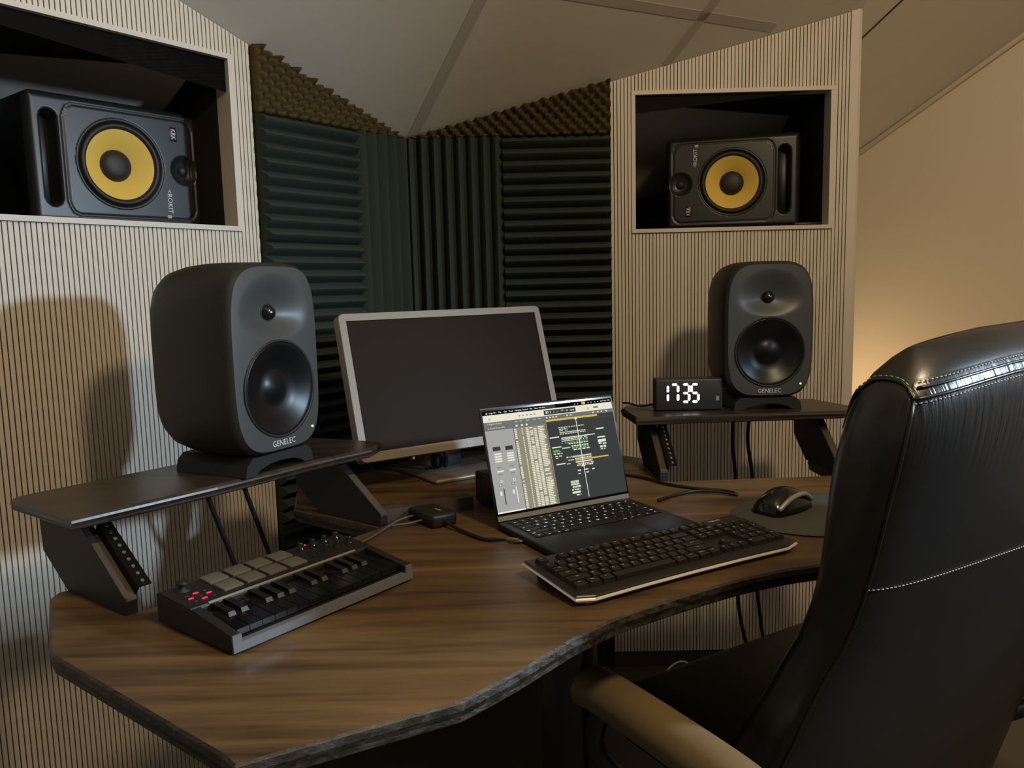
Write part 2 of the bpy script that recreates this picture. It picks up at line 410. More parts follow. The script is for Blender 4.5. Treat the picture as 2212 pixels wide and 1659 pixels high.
# rounded end post of the right slatted wall
mb = MB(); p0, p1 = 1.2850, 1.321
prof = [(p0, 0.002), (p1 - 0.012, 0.002), (p1 - 0.004, -0.002), (p1, -0.010), (p1, -0.12), (p0, -0.12)]
vs_ = []
for top in (0, 1):
    for s_, o in prof:
        p = WR(s_, 0, o); vs_.append((p.x, p.y, ceilp(p) - 0.001 if top else 0))
n = len(prof); mb.add(vs_, [tuple(range(n)), tuple(range(n, 2 * n))] + [(i, (i + 1) % n, n + (i + 1) % n, n + i) for i in range(n)])
struct(fixn(mb.obj('trim_6', 'trim')), 'pale rounded end post of the right slatted wall')

# ------------------------------------------------------------------ acoustic foam
def foam_tile(W, s0, s1, z0, z1, horiz, nr, label, flip=False, base=0.012, h=0.032):
    NU = nr * 6; NV = 2
    rows = []
    mb = MB()
    def prof(t):      # rounded wedge, t in 0..1 over one ridge
        return base + h * (0.5 - 0.5 * cos(2 * pi * t)) ** 0.8
    grid = []
    for i in range(NU + 1):
        u = i / NU; d = prof(u * nr)
        row = []
        for j in range(9):
            v = j / 8
            e = min(v, 1 - v) * 8; dd = d + random.uniform(-0.0006, 0.0006)
            vv = v
            if e < 0.5: vv = v
            if horiz: row.append(tuple(W(s0 + (s1 - s0) * vv, z0 + (z1 - z0) * u, dd)))
            else: row.append(tuple(W(s0 + (s1 - s0) * u, z0 + (z1 - z0) * vv, dd)))
        if horiz: row = [tuple(W(s0, z0 + (z1 - z0) * u, -0.004))] + row + [tuple(W(s1, z0 + (z1 - z0) * u, -0.004))]
        else: row = [tuple(W(s0 + (s1 - s0) * u, z0, -0.004))] + row + [tuple(W(s0 + (s1 - s0) * u, z1, -0.004))]
        grid.append(row)
    mb.rings(grid, 0, True, True, True, False)
    o = fixn(mb.obj('foam_tile', 'foam')); o.data.set_sharp_from_angle(angle=rad(75))
    return tag(o, label, 'foam panel', 'ridged acoustic foam tiles in the corner')
rowname = ['topmost of its column', 'second from the top', 'third from the top', 'lowest of its column']
ZT = 1.614
for r in range(4):
    z1 = ZT - 0.302 * r; z0 = z1 - 0.302
    foam_tile(WL, 0.206, 0.507, z0, z1, True, 9, 'dark foam tile with level ridges beside the left slats, ' + rowname[r])
    if r < 3:
        foam_tile(WL, 0.008, 0.205, z0, z1, False, 5, 'dark foam tile with upright ridges left of the corner, ' + rowname[r])
        foam_tile(WR, 0.008, 0.289, z0, z1, False, 8, 'dark foam tile with upright ridges right of the corner, ' + rowname[r])
        foam_tile(WR, 0.290, 0.598, z0, z1, True, 9, 'dark foam tile with level ridges beside the right slats, ' + rowname[r])
def egg(W, s0, s1, label):
    P = 0.034; ns = int((s1 - s0) / P * 8); nz = 64; grid = []
    for i in range(ns + 1):
        s_ = s0 + (s1 - s0) * i / ns; p = W(s_, 0, 0.02); zt = ceilp(p) - 0.002; row = [tuple(W(s_, ZT + 0.002, -0.004))]
        for j in range(nz + 1):
            z = ZT + 0.002 + 0.0058 * j; z = min(z, max(zt - 0.008, ZT + 0.004))
            d = 0.023 + 0.022 * sin(2 * pi * s_ / P + (pi / 2)) * cos(2 * pi * (z - ZT) / P)
            pp = W(s_, z, d); lim = ceilp(pp) - 0.002
            row.append((pp.x, pp.y, min(pp.z, lim)))
        pb = W(s_, 0, -0.004); row.append((pb.x, pb.y, max(min(zt, ceilp(pb)) - 0.003, ZT + 0.004))); grid.append(row)
    o = fixn(MB().rings(grid, 0, True, True, True, False).obj('egg_crate_foam', 'foam_egg')); return tag(o, label, 'foam panel', 'egg-crate foam under the ceiling')
egg(WL, 0.008, 0.507, 'brownish egg-crate foam wedge under the ceiling on the left')
egg(WR, 0.008, 0.600, 'brownish egg-crate foam wedge under the ceiling on the right')

# ------------------------------------------------------------------ desk
DZ = 0.737
oL = V((-0.560, 1.097, 0)); sLd = V((0.602, 0.799, 0)); uLd = V((-0.799, 0.602, 0))
oR = V((0.335, 1.796, 0)); sRd = V((0.9986, 0.052, 0)); uRd = V((-0.052, 0.9986, 0))
def PL(s_, u, z=0): p = oL + sLd * s_ + uLd * u; return V((p.x, p.y, z))
def PR(s_, u, z=0): p = oR + sRd * s_ + uRd * u; return V((p.x, p.y, z))
wave = [(-0.279, 0.727), (-0.19, 0.774), (-0.064, 0.838), (-0.010, 0.893), (0.047, 0.959), (0.082, 0.999), (0.146, 1.058), (0.213, 1.103), (0.285, 1.148), (0.362, 1.190), (0.454, 1.227), (0.56, 1.248), (0.68, 1.245), (0.80, 1.225), (0.93, 1.20)]
wv = [(p.x, p.y) for p in spline([(x, y, 0) for x, y in wave[2:]], 5)]
front = wave[:2] + wv
poly = [(-0.299, 0.747)] + front + [(0.99, 1.24)] + [tuple(PR(*q)[:2]) for q in ((0.56, -0.06), (0.47, 0.17), (0.42, 0.17), (0.42, 0.0), (0.02, 0.0), (0.02, 0.25))] + [(0.16, 2.20), (-0.20, 2.20), (-0.50, 1.80)] + [tuple(PL(*q)[:2]) for q in ((0.49, 0.25), (0.49, 0.0), (0.022, 0.0), (0.022, 0.175), (-0.012, 0.182))] + [(-0.712, 1.172), (-0.612, 0.996), (-0.598, 0.978)]
desk = thing('studio_desk', 'brown wooden corner studio desk with wavy live edge and two raised shelves', 'desk', (0, 0, 0))
TH = 0.027
def slab(poly, z1, th, bev=0.003, jag=0.0, jagset=()):
    """solid board with a small top chamfer; chosen edge points get a rough profile"""
    n = len(poly); area = sum(poly[i][0] * poly[(i + 1) % n][1] - poly[(i + 1) % n][0] * poly[i][1] for i in range(n)); sg = 1 if area > 0 else -1
    def inset(d, rnd=0):
        out = []
        for i in range(n):
            a = V(poly[i - 1]); b = V(poly[i]); c = V(poly[(i + 1) % n])
            e1 = (b - a).normalized(); e2 = (c - b).normalized(); nn = V((-e1.y, e1.x)) + V((-e2.y, e2.x)); nn = nn.normalized() * sg
            k = max(0.5, nn.dot(V((-e1.y, e1.x)) * sg)); dd = d / k + (random.uniform(-rnd, rnd) if i in jagset else 0)
            out.append((b.x + nn.x * dd, b.y + nn.y * dd))
        return out
    lv = [(inset(bev), z1), (inset(0.0), z1 - bev), (inset(-0.001, jag), z1 - th * 0.4), (inset(0.002, jag), z1 - th * 0.7), (inset(0.002), z1 - th + 0.002), (inset(0.004), z1 - th)]
    R = [[(x, y, z) for x, y in l] for l, z in lv]
    mb = MB(); mb.rings(R, 1, False, True, True); mb.m[-2] = 0; mb.m[-1] = 1
    return mb
tb = slab(poly, DZ, TH, 0.003, 0.0009, set(range(3, 60)))
fixn(tb.obj('tabletop', ['desk_wood', 'edge_wood'], desk))['label'] = 'brown woodgrain desktop with rough wavy front edge'
# shelves
SZ = DZ + 0.140; STH = 0.019
shL = [tuple(PL(*q)[:2]) for q in ((-0.030, 0.072), (0.20, 0.066), (0.40, 0.073), (0.545, 0.066), (0.600, 0.092), (0.600, 0.125), (0.56, 0.275), (-0.015, 0.285), (-0.032, 0.272))]
shR = [tuple(PR(*q)[:2]) for q in ((-0.043, 0.060), (0.10, 0.066), (0.25, 0.063), (0.46, 0.066), (0.52, 0.10), (0.47, 0.272), (-0.02, 0.272), (-0.050, 0.21))]
fixn(slab(shL, SZ, STH, 0.004, 0.0008, {0, 1, 2, 3}).obj('shelf', ['shelf_wood', 'shelf_wood'], desk))['label'] = 'dark wooden shelf under the left grey speaker'
fixn(slab(shR, SZ, STH, 0.004, 0.0008, {0, 1, 2, 3}).obj('shelf', ['shelf_wood', 'shelf_wood'], desk))['label'] = 'dark wooden shelf under the clock'
# risers with rack rails
UH = 0.140 - STH
prof = [(0.0, 0.0), (0.0, 0.024), (0.088, 0.090), (0.125, UH - 0.0005), (0.255, UH - 0.0005), (0.250, 0.052), (0.175, 0.0)]
def riser(P, s0, inner):
    th = 0.018; e = s0 + th
    vs_ = [tuple(P(s_, u, DZ + z)) for s_ in (s0, e) for u, z in prof]; n = len(prof)
    o = fixn(MB().add(vs_, [tuple(range(n)), tuple(range(n, 2 * n))] + [(i, (i + 1) % n, n + (i + 1) % n, n + i) for i in range(n)]).obj('riser', 'riser', desk))
    # lighter bevelled front strip
    k = 0.0008
    a = [(u - k, z + k) for u, z in ((0.0, 0.024), (0.088, 0.090))]
    q = [P(s0 + 0.001, *a[0]), P(e - 0.001, *a[0]), P(e - 0.001, *a[1]), P(s0 + 0.001, *a[1])]
    vs_ = [(P(s_, u, DZ + z)) for (s_, (u, z)) in ((s0 + .001, a[0]), (e - .001, a[0]), (e - .001, a[1]), (s0 + .001, a[1]))]
    vs2 = [v + V((0, 0, -0.004)) for v in vs_]
    fixn(MB().add([tuple(v) for v in vs_ + vs2], [(0, 1, 2, 3), (4, 5, 6, 7), (0, 1, 5, 4), (1, 2, 6, 5), (2, 3, 7, 6), (3, 0, 4, 7)]).obj('front_strip', 'riser_edge', o))
    if inner < 0: return
    # rail: thin angled steel strip standing on the inner face
    s_a, s_b = (e, e + 0.020) if inner > 0 else (s0 - 0.020, s0)
    r0, r1 = (-0.006, 0.038), (0.100, 0.114)
    def rp(s_, t, off): return P(s_, r0[0] + (r1[0] - r0[0]) * t - 0.61 * off, DZ + r0[1] + (r1[1] - r0[1]) * t + 0.79 * off)
    mb = MB()
    vs_ = [tuple(rp(s_, t, o_)) for o_ in (0.0, 0.002) for s_, t in ((s_a, 0), (s_b, 0), (s_b, 1), (s_a, 1))]
    mb.add(vs_, [(0, 1, 2, 3), (4, 5, 6, 7), (0, 1, 5, 4), (1, 2, 6, 5), (2, 3, 7, 6), (3, 0, 4, 7)])
    vs_ = [tuple(rp(s_, t, o_)) for o_ in (0.0, -0.02) for s_, t in ((s_a, 0), (s_a + 0.002, 0), (s_a + 0.002, 1), (s_a, 1))]
    if inner > 0: mb.add(vs_, [(0, 1, 2, 3), (4, 5, 6, 7), (0, 1, 5, 4), (1, 2, 6, 5), (2, 3, 7, 6), (3, 0, 4, 7)])
    for i in range(9):
        t = 0.06 + 0.88 * i / 8; c = rp((s_a + s_b) / 2, t, 0.0022)
        ring = [tuple(c + (sLd if P is PL else sRd) * (0.0028 * cos(a_)) + (rp(0, 1, 0) - rp(0, 0, 0)).normalized() * (0.0028 * sin(a_))) for a_ in [2 * pi * k / 8 for k in range(8)]]
        ring2 = [tuple(V(p) + V((0, 0, 0.0012))) for p in ring]
        mb.rings([ring, ring2], 1, False)
    fixn(mb.obj('rack_rail', ['rail', 'steel'], o))
riser(PL, 0.0, 1); riser(PL, 0.50, -1); riser(PR, 0.0, 1); riser(PR, 0.415, -1)
# low back ledge between the two inner risers
A_ = PL(0.519, 0.012); B_ = V((-0.085, 1.605, 0)); d = (B_ - A_).normalized(); nn = V((-d.y, d.x, 0))
vs_ = [tuple(p + V((0, 0, z))) for z in (DZ, DZ + 0.027) for p in (A_, B_, B_ + nn * 0.03, A_ + nn * 0.03)]
fixn(MB().add(vs_, [(0, 1, 2, 3), (4, 5, 6, 7), (0, 1, 5, 4), (1, 2, 6, 5), (2, 3, 7, 6), (3, 0, 4, 7)]).obj('ledge', 'riser_edge', desk))
# steel frame below
for x, y, rz in ((0.085, 1.28, 0.9), (-0.42, 1.12, 0.93), (0.72, 1.55, 0.0)):
    MB().rbox((0, 0, 0.355), (0.05, 0.085, 0.70), 0.004, 1).obj('leg', 'dark_steel', desk, T(x, y, 0.003) @ RZ(rz))
    MB().rbox((0, 0, 0.012), (0.07, 0.30, 0.024), 0.004, 1).obj('foot', 'dark_steel', desk, T(x, y, 0.003) @ RZ(rz))
for a, b in (((-0.42, 1.12), (0.085, 1.28)), ((0.085, 1.28), (0.72, 1.55)), ((0.10, 1.19), (0.16, 1.45))):
    a = V(a); b = V(b); L = (b - a).length; m_ = (a + b) / 2
    MB().box((0, 0, 0), (L, 0.05, 0.035)).obj('cross_beam', 'dark_steel', desk, T(m_.x, m_.y, DZ - TH - 0.019) @ RZ(math.atan2(b.y - a.y, b.x - a.x)))

# ------------------------------------------------------------------ near-field speakers
def make_genelec():
    root = thing('studio_speaker', '', 'speaker')
    HW, HH, N = 0.1185, 0.175, 4.2; SEG = 144
    zc = 0.030 + HH
    def face_depth(x, z):
        # dish of the tweeter horn (elliptic) and shallow woofer seat
        tx, tz = x / 0.090, (z - 0.083) / (0.072 if z > 0.083 else 0.050); r = math.sqrt(tx * tx + tz * tz); d = 0.0
        if r < 1: d += 0.024 * (0.5 + 0.5 * cos(pi * r)) ** 0.8
        wr = math.hypot(x, z + 0.055)
        d += 0.026 * max(0.0, min(1.0, (0.0850 - wr) / 0.003))
        return d
    rings = []
    for k in range(76, 0, -1):
        t = k / 76
        rings.append([(x, face_depth(x, z) + 0.004 * ((abs(x) / 0.11) ** 4), z + zc) for x, z in sell(0.106 * t, 0.166 * t, N - (1 - t) * 2.2 if t > 0.05 else 2, SEG)])
    rings = rings[::-1]
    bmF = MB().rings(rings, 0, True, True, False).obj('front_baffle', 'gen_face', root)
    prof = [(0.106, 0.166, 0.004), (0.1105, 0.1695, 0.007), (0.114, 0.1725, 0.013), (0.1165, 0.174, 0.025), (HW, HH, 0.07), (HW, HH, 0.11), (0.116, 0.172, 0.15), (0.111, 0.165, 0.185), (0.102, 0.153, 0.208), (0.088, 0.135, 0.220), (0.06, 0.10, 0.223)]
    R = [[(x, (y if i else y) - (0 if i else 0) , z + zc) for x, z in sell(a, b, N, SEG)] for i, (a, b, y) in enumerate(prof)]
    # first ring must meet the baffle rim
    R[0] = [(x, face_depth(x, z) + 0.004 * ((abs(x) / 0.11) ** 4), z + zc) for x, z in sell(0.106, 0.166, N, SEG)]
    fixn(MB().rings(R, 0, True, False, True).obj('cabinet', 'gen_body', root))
    m_ = T(0, 0, zc - 0.055)
    g = MB().lathe([(a_ * 1.06, b_) for a_, b_ in ((0.0805, 0.006), (0.0802, 0.0), (0.078, -0.0005), (0.074, 0.0015), (0.066, 0.004), (0.052, 0.013), (0.036, 0.019), (0.028, 0.020), (0.020, 0.016), (0.010, 0.013), (0.0, 0.012))], 64, 0).obj('woofer_grille', 'gen_grille', root, m_); fixn(g)
    MB().lathe([(0.0905, 0.003), (0.0900, -0.0010), (0.0875, -0.0020), (0.0850, -0.0005), (0.0843, 0.004)], 96).obj('surround_ring', 'rubber', root, m_)
    tw = MB().lathe([(0.0175, 0.026), (0.0175, 0.0225), (0.0160, 0.0215), (0.0145, 0.0225)], 32).obj('tweeter', 'rubber', root, T(0, -0.001, zc + 0.083))
    MB().lathe([(0.0145, 0.0225), (0.0130, 0.0165), (0.0095, 0.0115), (0.005, 0.0090), (0.0, 0.0082)], 32).obj('dome', 'dome', tw)
    mb = MB(); put_text(mb, 'GENELEC', 0.0150, T(0, -0.0006, zc - 0.1548) @ RX(pi / 2), 0, 0.95); mb.obj('nameplate', 'logo_white', root)
    MB().lathe([(0.0, -0.0012), (0.0022, -0.001), (0.0026, 0.002)], 12, 0, None).obj('power_light', 'led_green', root, T(0.080, 0.0006, zc - 0.138))
    # stand: arched pod
    pr = [(-0.088, 0.0), (-0.084, 0.020), (-0.070, 0.032), (0.070, 0.032), (0.084, 0.020), (0.088, 0.0), (0.064, 0.0), (0.052, 0.008), (0.03, 0.014), (0.0, 0.016), (-0.03, 0.014), (-0.052, 0.008), (-0.064, 0.0)]
    fixn(MB().prism(pr, 0.010, 0.185, axis='y').obj('stand', 'rubber', root))
    return root
genL = make_genelec()
genL.location = PL(0.375, 0.095, SZ + 0.0005) + V((0.002, -0.050, 0)); genL.scale = (0.965, 0.965, 0.965); genL.rotation_euler = (0, 0, rad(63))
tag(genL, 'large grey speaker on the left shelf, front lit bluish', 'speaker', 'grey desk speakers on the shelves')
genR = copy_tree(genL)
genR.location = PR(0.292, 0.105, SZ + 0.0005); genR.scale = (0.945, 0.945, 0.945); genR.rotation_euler = (0, 0, rad(1))
tag(genR, 'dark grey speaker on the right shelf beside the clock', 'speaker', 'grey desk speakers on the shelves')

# ------------------------------------------------------------------ niche speakers
def make_krk():
    """upright: front -y, width 0.275 (x), height 0.39 (z), origin at the centre of the front face"""
    root = thing('niche_speaker', '', 'speaker')
    W_, H_ = 0.275, 0.390; TZ, PZ = 0.152, -0.150
    def dep(x, z):
        d = 0.0
        r = math.hypot(x, z); d += 0.034 if r < 0.092 else (0.034 * max(0, 1 - (r - 0.092) / 0.006))
        r = math.hypot(x, z - TZ); d = max(d, 0.014 * max(0, 1 - (r / 0.034) ** 2) ** 0.7 if r < 0.034 else 0)
        px = max(abs(x) - 0.083, 0); r = math.hypot(px, z - PZ)
        d = max(d, 0.045 * min(1, max(0, (0.0175 - r) / 0.005)))
        ex = min(W_ / 2 - abs(x), H_ / 2 - abs(z)); d = max(d, 0.016 * max(0, 1 - ex / 0.016) ** 2)
        # fine panel groove
        gx = abs(x) - 0.118; gz = max(z - 0.174, -0.120 - z); rr = 0.03
        q = math.hypot(max(gx + rr, 0), max(gz + rr, 0)) + min(max(gx + rr, gz + rr), 0) - rr
        if abs(q) < 0.0028: d += 0.002
        return d
    NX, NZ = 100, 140; grid = []
    for j in range(NZ + 1):
        z = -H_ / 2 + H_ * j / NZ; row = []
        for i in range(NX + 1):
            x = -W_ / 2 + W_ * i / NX
            # rounded outline: pull corners in
            cx, cz = max(abs(x) - (W_ / 2 - 0.022), 0), max(abs(z) - (H_ / 2 - 0.022), 0); l = math.hypot(cx, cz); m_ = max(cx, cz); k = m_ / l if l > 1e-9 else 1
            xx = math.copysign(min(abs(x), W_ / 2 - 0.022) + cx * k, x); zz = math.copysign(min(abs(z), H_ / 2 - 0.022) + cz * k, z)
            row.append((xx, dep(xx, zz), zz))
        grid.append(row)
    b = fixn(MB().rings(grid, 0, True, False, False, False).obj('baffle', 'krk_face', root))
    fixn(MB().rings([[(x, y, z) for x, z in rrect(W_ - 0.001 - 2 * i_, H_ - 0.001 - 2 * i_, 0.02, 5)] for y, i_ in ((0.0155, 0), (0.28, 0), (0.292, 0.006), (0.296, 0.014))], 0, True, False, True).obj('cabinet', 'krk_body', root))
    # port lining
    MB().rbox((0, 0.044, PZ), (0.196, 0.008, 0.030), 0.003, 1).obj('port', 'krk_black', root)
    MB().lathe([(0.1005, 0.006), (0.1015, 0.001), (0.099, -0.0015), (0.094, 0.0005), (0.091, 0.004)], 72).obj('woofer_frame', 'krk_black', root)
    MB().lathe([(0.0915, 0.0055), (0.0905, 0.001), (0.088, -0.002), (0.084, -0.003), (0.080, -0.001), (0.0775, 0.004)], 72).obj('surround', 'krk_cap', root)
    MB().lathe([(0.0780, 0.004), (0.070, 0.008), (0.055, 0.017), (0.042, 0.026), (0.034, 0.032)], 72).obj('cone', 'krk_yellow', root)['label'] = 'yellow woofer cone'
    fixn(MB().lathe([(0.0355, 0.0315), (0.0345, 0.026), (0.030, 0.021), (0.02, 0.017), (0.010, 0.0155), (0.0, 0.015)], 48).obj('dust_cap', 'krk_cap', root))
    MB().lathe([(0.0135, 0.014), (0.0125, 0.009), (0.009, 0.0055), (0.004, 0.0035), (0.0, 0.003)], 32).obj('tweeter', 'krk_cap', root, T(0, 0, TZ))
    mb = MB(); put_text(mb, 'KRK', 0.016, T(-0.082, -0.0006, 0.128) @ RX(pi / 2), 0, 0.8)
    bd = MB().rbox((-0.082, 0.0004, 0.128), (0.033, 0.0016, 0.018), 0.0006, 1).obj('badge', 'krk_black', root); mb.obj('lettering', 'logo_white', bd)
    mb = MB(); put_text(mb, '<ROKIT', 0.0165, T(0.075, -0.0006, 0.108) @ RX(pi / 2) @ Matrix.Shear('XY', 4, (0.25, 0)) if False else T(0.075, -0.0006, 0.108) @ RX(pi / 2), 0, 0.95); put_text(mb, '8', 0.016, T(0.111, -0.0006, 0.104) @ RX(pi / 2), 0)
    mb.obj('lettering', 'logo_white', root)
    return root
kL = make_krk()
def face_mx(loc, yaw, roll): return T(*loc) @ RZ(yaw) @ RY(roll)
kL.matrix_world = face_mx((-0.868, 1.858, NZ0 + 0.012 + 0.1378), rad(52), rad(90))
tag(kL, 'black speaker with yellow cone lying in the left wall niche', 'speaker', 'yellow-coned speakers lying in the wall niches')
kR = copy_tree(kL)
kR.matrix_world = face_mx((0.676, 2.462, NZ0 + 0.012 + 0.1378), rad(-13), rad(-90))
tag(kR, 'black speaker with yellow cone lying in the right wall niche', 'speaker', 'yellow-coned speakers lying in the wall niches')
mb = MB(); mb.rbox((0, 0, 0), (0.10, 0.06, 0.012), 0.003, 1)
tag(mb.obj('power_brick', 'cable', None, T(0.90, 2.45, NZ0 + 0.018)), 'small black block with cable beside the right niche speaker', 'adapter')

# ------------------------------------------------------------------ monitor
mw, mh = 0.556, 0.340
my, mt = rad(33.78), rad(16.8)
MX = T(-0.129, 1.914, 0.976) @ RZ(my) @ RX(-mt)
mon = thing('computer_monitor', 'silver-framed computer monitor, switched off, behind the laptop', 'monitor', mx=T(-0.129, 1.914, DZ) @ RZ(my))
loc = T(0, 0, 0.976 - DZ) @ RX(-mt)
bw = 0.0175
o_ = rrect(mw, mh, 0.012, 5); i_ = rrect(mw - 2 * bw, mh - 2 * bw - 0.004, 0.0015, 5)
i_ = [(x, y + 0.002) for x, y in i_]
rg = [[(x, 0.030, z) for x, z in o_], [(x, 0.003, z) for x, z in o_], [(x * 0.996, 0.0, z * 0.994) for x, z in o_], [(x, 0.0, z) for x, z in i_], [(x, 0.006, z) for x, z in i_]]
fixn(MB().rings(rg, 0, False, False, False).obj('bezel', 'bezel', mon, loc))['label'] = 'silver bezel'
MB().box((0, 0.006, 0.002), (mw - 2 * bw + 0.004, 0.004, mh - 2 * bw)).obj('screen', 'panel_off', mon, loc)
MB().rbox((0, 0.034, 0), (mw - 0.006, 0.030, mh - 0.006), 0.012, 2).obj('back_shell', 'mon_back', mon, loc)
mb = MB(); mb.lathe([(0.0075, -0.0006), (0.0062, -0.0006)], 24, 0); put_text(mb, 'hp', 0.011, T(0, -0.0006, 0) @ RX(pi / 2), 0)
mb.obj('logo', 'mon_stand', mon, loc @ T(0.0, 0, -mh / 2 + 0.0085))
MB().rbox((0, 0.075, 0.10), (0.075, 0.035, 0.20), 0.006, 2).obj('column', 'mon_back', mon)
MB().rbox((0, 0.057, 0.19), (0.12, 0.028, 0.10), 0.006, 2).obj('pivot', 'mon_back', mon)
MB().rbox((0, 0.03, 0.006), (0.20, 0.17, 0.012), 0.005, 2).obj('base', 'mon_stand', mon)
mb = MB(); mb.lathe([(0.030, 0), (0.030, 0.018), (0.018, 0.018), (0.018, 0.0)], 24); mb.obj('cable_ring', 'mon_stand', mon, T(-0.04, 0.045, 0.030))

# ------------------------------------------------------------------ laptop
LX, LY, LT, LA = -0.0345, 1.4626, 0.5091, 1.282
lw, ld = 0.3126, 0.2212
lap = thing('laptop', 'dark laptop with lit screen showing a music arrangement', 'laptop', (LX, LY, DZ), LT)
# local: x right, y away (back edge y=0, front y=-ld), z up
fixn(MB().rbox((lw / 2, -ld / 2, 0.0075), (lw, ld, 0.0125), 0.0035, 2).obj('base', 'lap', lap))
MB().box((lw / 2, -0.0645, 0.01395), (0.283, 0.111, 0.0004)).obj('key_well', 'lap_key', lap)
MB().rbox((lw / 2, -0.169, 0.0139), (0.131, 0.081, 0.0005), 0.0002, 1).obj('trackpad', 'lap', lap)
MB().box((lw / 2, -ld + 0.001, 0.0125), (0.055, 0.0026, 0.0032)).obj('thumb_notch', 'lap_hinge_lit', lap)
for i in range(4): MB().lathe([(0.006, 0.0), (0.006, 0.0022)], 12, axis='z', cap0=True).obj('foot', 'rubber', lap, T(0.03 + (lw - 0.06) * (i % 2), -0.03 - (ld - 0.06) * (i // 2), 0.0))
KW = 0.0187
rows = [[('esc', 1.05)] + [('F%d' % i, 1) for i in range(1, 13)] + [('o', 1.05)],
        [(c, 1) for c in '`1234567890-='] + [('del', 1.55)],
        [('tab', 1.55)] + [(c, 1) for c in 'QWERTYUIOP[]'] + [('\\', 1)],
        [('caps', 1.8)] + [(c, 1) for c in "ASDFGHJKL;'"] + [('ret', 1.75)],
        [('shift', 2.3)] + [(c, 1) for c in 'ZXCVBNM,./'] + [('shift', 2.3)],
        [('fn', 1), ('ctrl', 1), ('opt', 1), ('cmd', 1.25), (' ', 5), ('cmd', 1.25), ('opt', 1), ('<', 1), ('v', 1), ('>', 1)]]
for ri, row in enumerate(rows):
    tot = sum(k for _, k in row); u = 0.281 / tot; x = (lw - 0.281) / 2; y = -0.0185 - ri * 0.0185
    for c, k in row:
        kw_ = k * u - 0.0022
        mb = MB().rbox((0, 0, 0), (kw_, 0.0162, 0.0012), 0.0005, 1)
        if c != ' ':
            if len(c) <= 2: put_text(mb, c, 0.0066 if len(c) == 1 else 0.004, T(0, 0, 0.00066), 1)
            else: put_text(mb, c, 0.0040, T(0 if k < 1.2 else (-1 if x < 0.1 else 1) * (kw_ / 2 - 0.006), -0.004, 0.00066), 1)
        mb.obj('key', ['lap_key', 'legend_lit'], lap, T(x + k * u / 2, y, 0.0147))
        x += k * u
# lid
hin = T(0, 0.0, 0.0145) @ RX(LA)      # lid local: x right, y up the lid, z toward the viewer is -? (front = +z after rotation)
lid = MB().rbox((lw / 2, 0.1095, -0.002), (lw, 0.217, 0.0042), 0.0018, 2).obj('lid', 'lap', lap, hin)
fixn(lid)
MB().box((lw / 2, 0.0045, 0.0004), (lw - 0.006, 0.009, 0.0012)).obj('hinge_strip', 'lap_hinge_lit', lap, hin)
SWd, SHt = 0.3035, 0.1965; sx0, sy0 = (lw - SWd) / 2, 0.0140
disp = MB().box((lw / 2, 0.1125, 0.00035), (lw - 0.0035, 0.2035, 0.0005)).obj('display', 'black_gloss', lap, hin)
# screen picture: flat coloured fields, origin top-left, units 0..1
UI = {'ui_black': ((14, 14, 15), 1), 'ui_cream': ((232, 228, 208), 0.95), 'ui_grey': ((172, 173, 168), 0.85), 'ui_mid': ((120, 121, 118), 0.85), 'ui_dark': ((66, 68, 68), 0.8), 'ui_clip': ((226, 226, 205), 0.95), 'ui_green': ((96, 178, 84), 0.9), 'ui_yellow': ((214, 186, 96), 0.9), 'ui_white': ((250, 250, 250), 1.0), 'ui_olive': ((150, 146, 122), 0.85)}
for k, (c, s_) in UI.items(): emis(k, c, s_)
names = list(UI); mbu = MB(); lay = [0.00062]
def q(x0, y0, x1, y1, m_, dz=0.0):
    z = 0.00062 + dz
    X = lambda u: sx0 + u * SWd
    Y = lambda v: sy0 + (1 - v) * SHt
    mbu.add([(X(x0), Y(y1), z), (X(x1), Y(y1), z), (X(x1), Y(y0), z), (X(x0), Y(y0), z)], [(0, 1, 2, 3)], names.index(m_))
def tx(x, y, s_, size, m_, dz=0.0003):
    put_text(mbu, s_, size, T(sx0 + x * SWd, sy0 + (1 - y) * SHt, 0.00062 + dz), names.index(m_))
L1, L2 = 0.0001, 0.0002
q(0, 0, 1, 0.042, 'ui_black'); q(0, 0.042, 1, 0.112, 'ui_cream'); q(0, 0.112, 1, 0.150, 'ui_mid'); q(0, 0.150, 0.205, 0.195, 'ui_mid')
q(0, 0.195, 0.205, 0.985, 'ui_grey'); q(0, 0.985, 0.205, 1, 'ui_cream'); q(0.205, 0.150, 0.455, 0.195, 'ui_mid'); q(0.205, 0.195, 0.455, 1.0, 'ui_olive'); q(0.455, 0.150, 1, 1, 'ui_dark')
q(0.45, 0.0, 0.545, 0.040, 'ui_dark', L1)
xx = 0.03
for wd in ('@', 'Logic Pro', 'File', 'Edit', 'Track', 'Navigate', 'Record', 'Mix', 'View', 'Window'):
    wl = 0.008 * len(wd) * 0.62 + 0.016; tx(xx + wl / 2 - 0.01, 0.022, wd, 0.0043, 'ui_white'); xx += wl + 0.004
q(0.755, 0.006, 0.785, 0.036, 'ui_yellow', L1)
for x_ in (0.70, 0.725, 0.81, 0.835, 0.865, 0.89): tx(x_, 0.022, 'o', 0.005, 'ui_white')
tx(0.95, 0.022, 'Sat 5 Oct 17:35', 0.0038, 'ui_white')
q(0.45, 0.055, 0.70, 0.103, 'ui_dark', L1); tx(0.484, 0.079, '80 3', 0.0075, 'ui_white'); tx(0.527, 0.081, '1', 0.006, 'ui_white'); tx(0.553, 0.081, '128', 0.004, 'ui_grey'); tx(0.592, 0.073, '120', 0.004, 'ui_white'); tx(0.63, 0.079, '4/4', 0.004, 'ui_white'); tx(0.672, 0.079, 'Cmaj', 0.0045, 'ui_white')
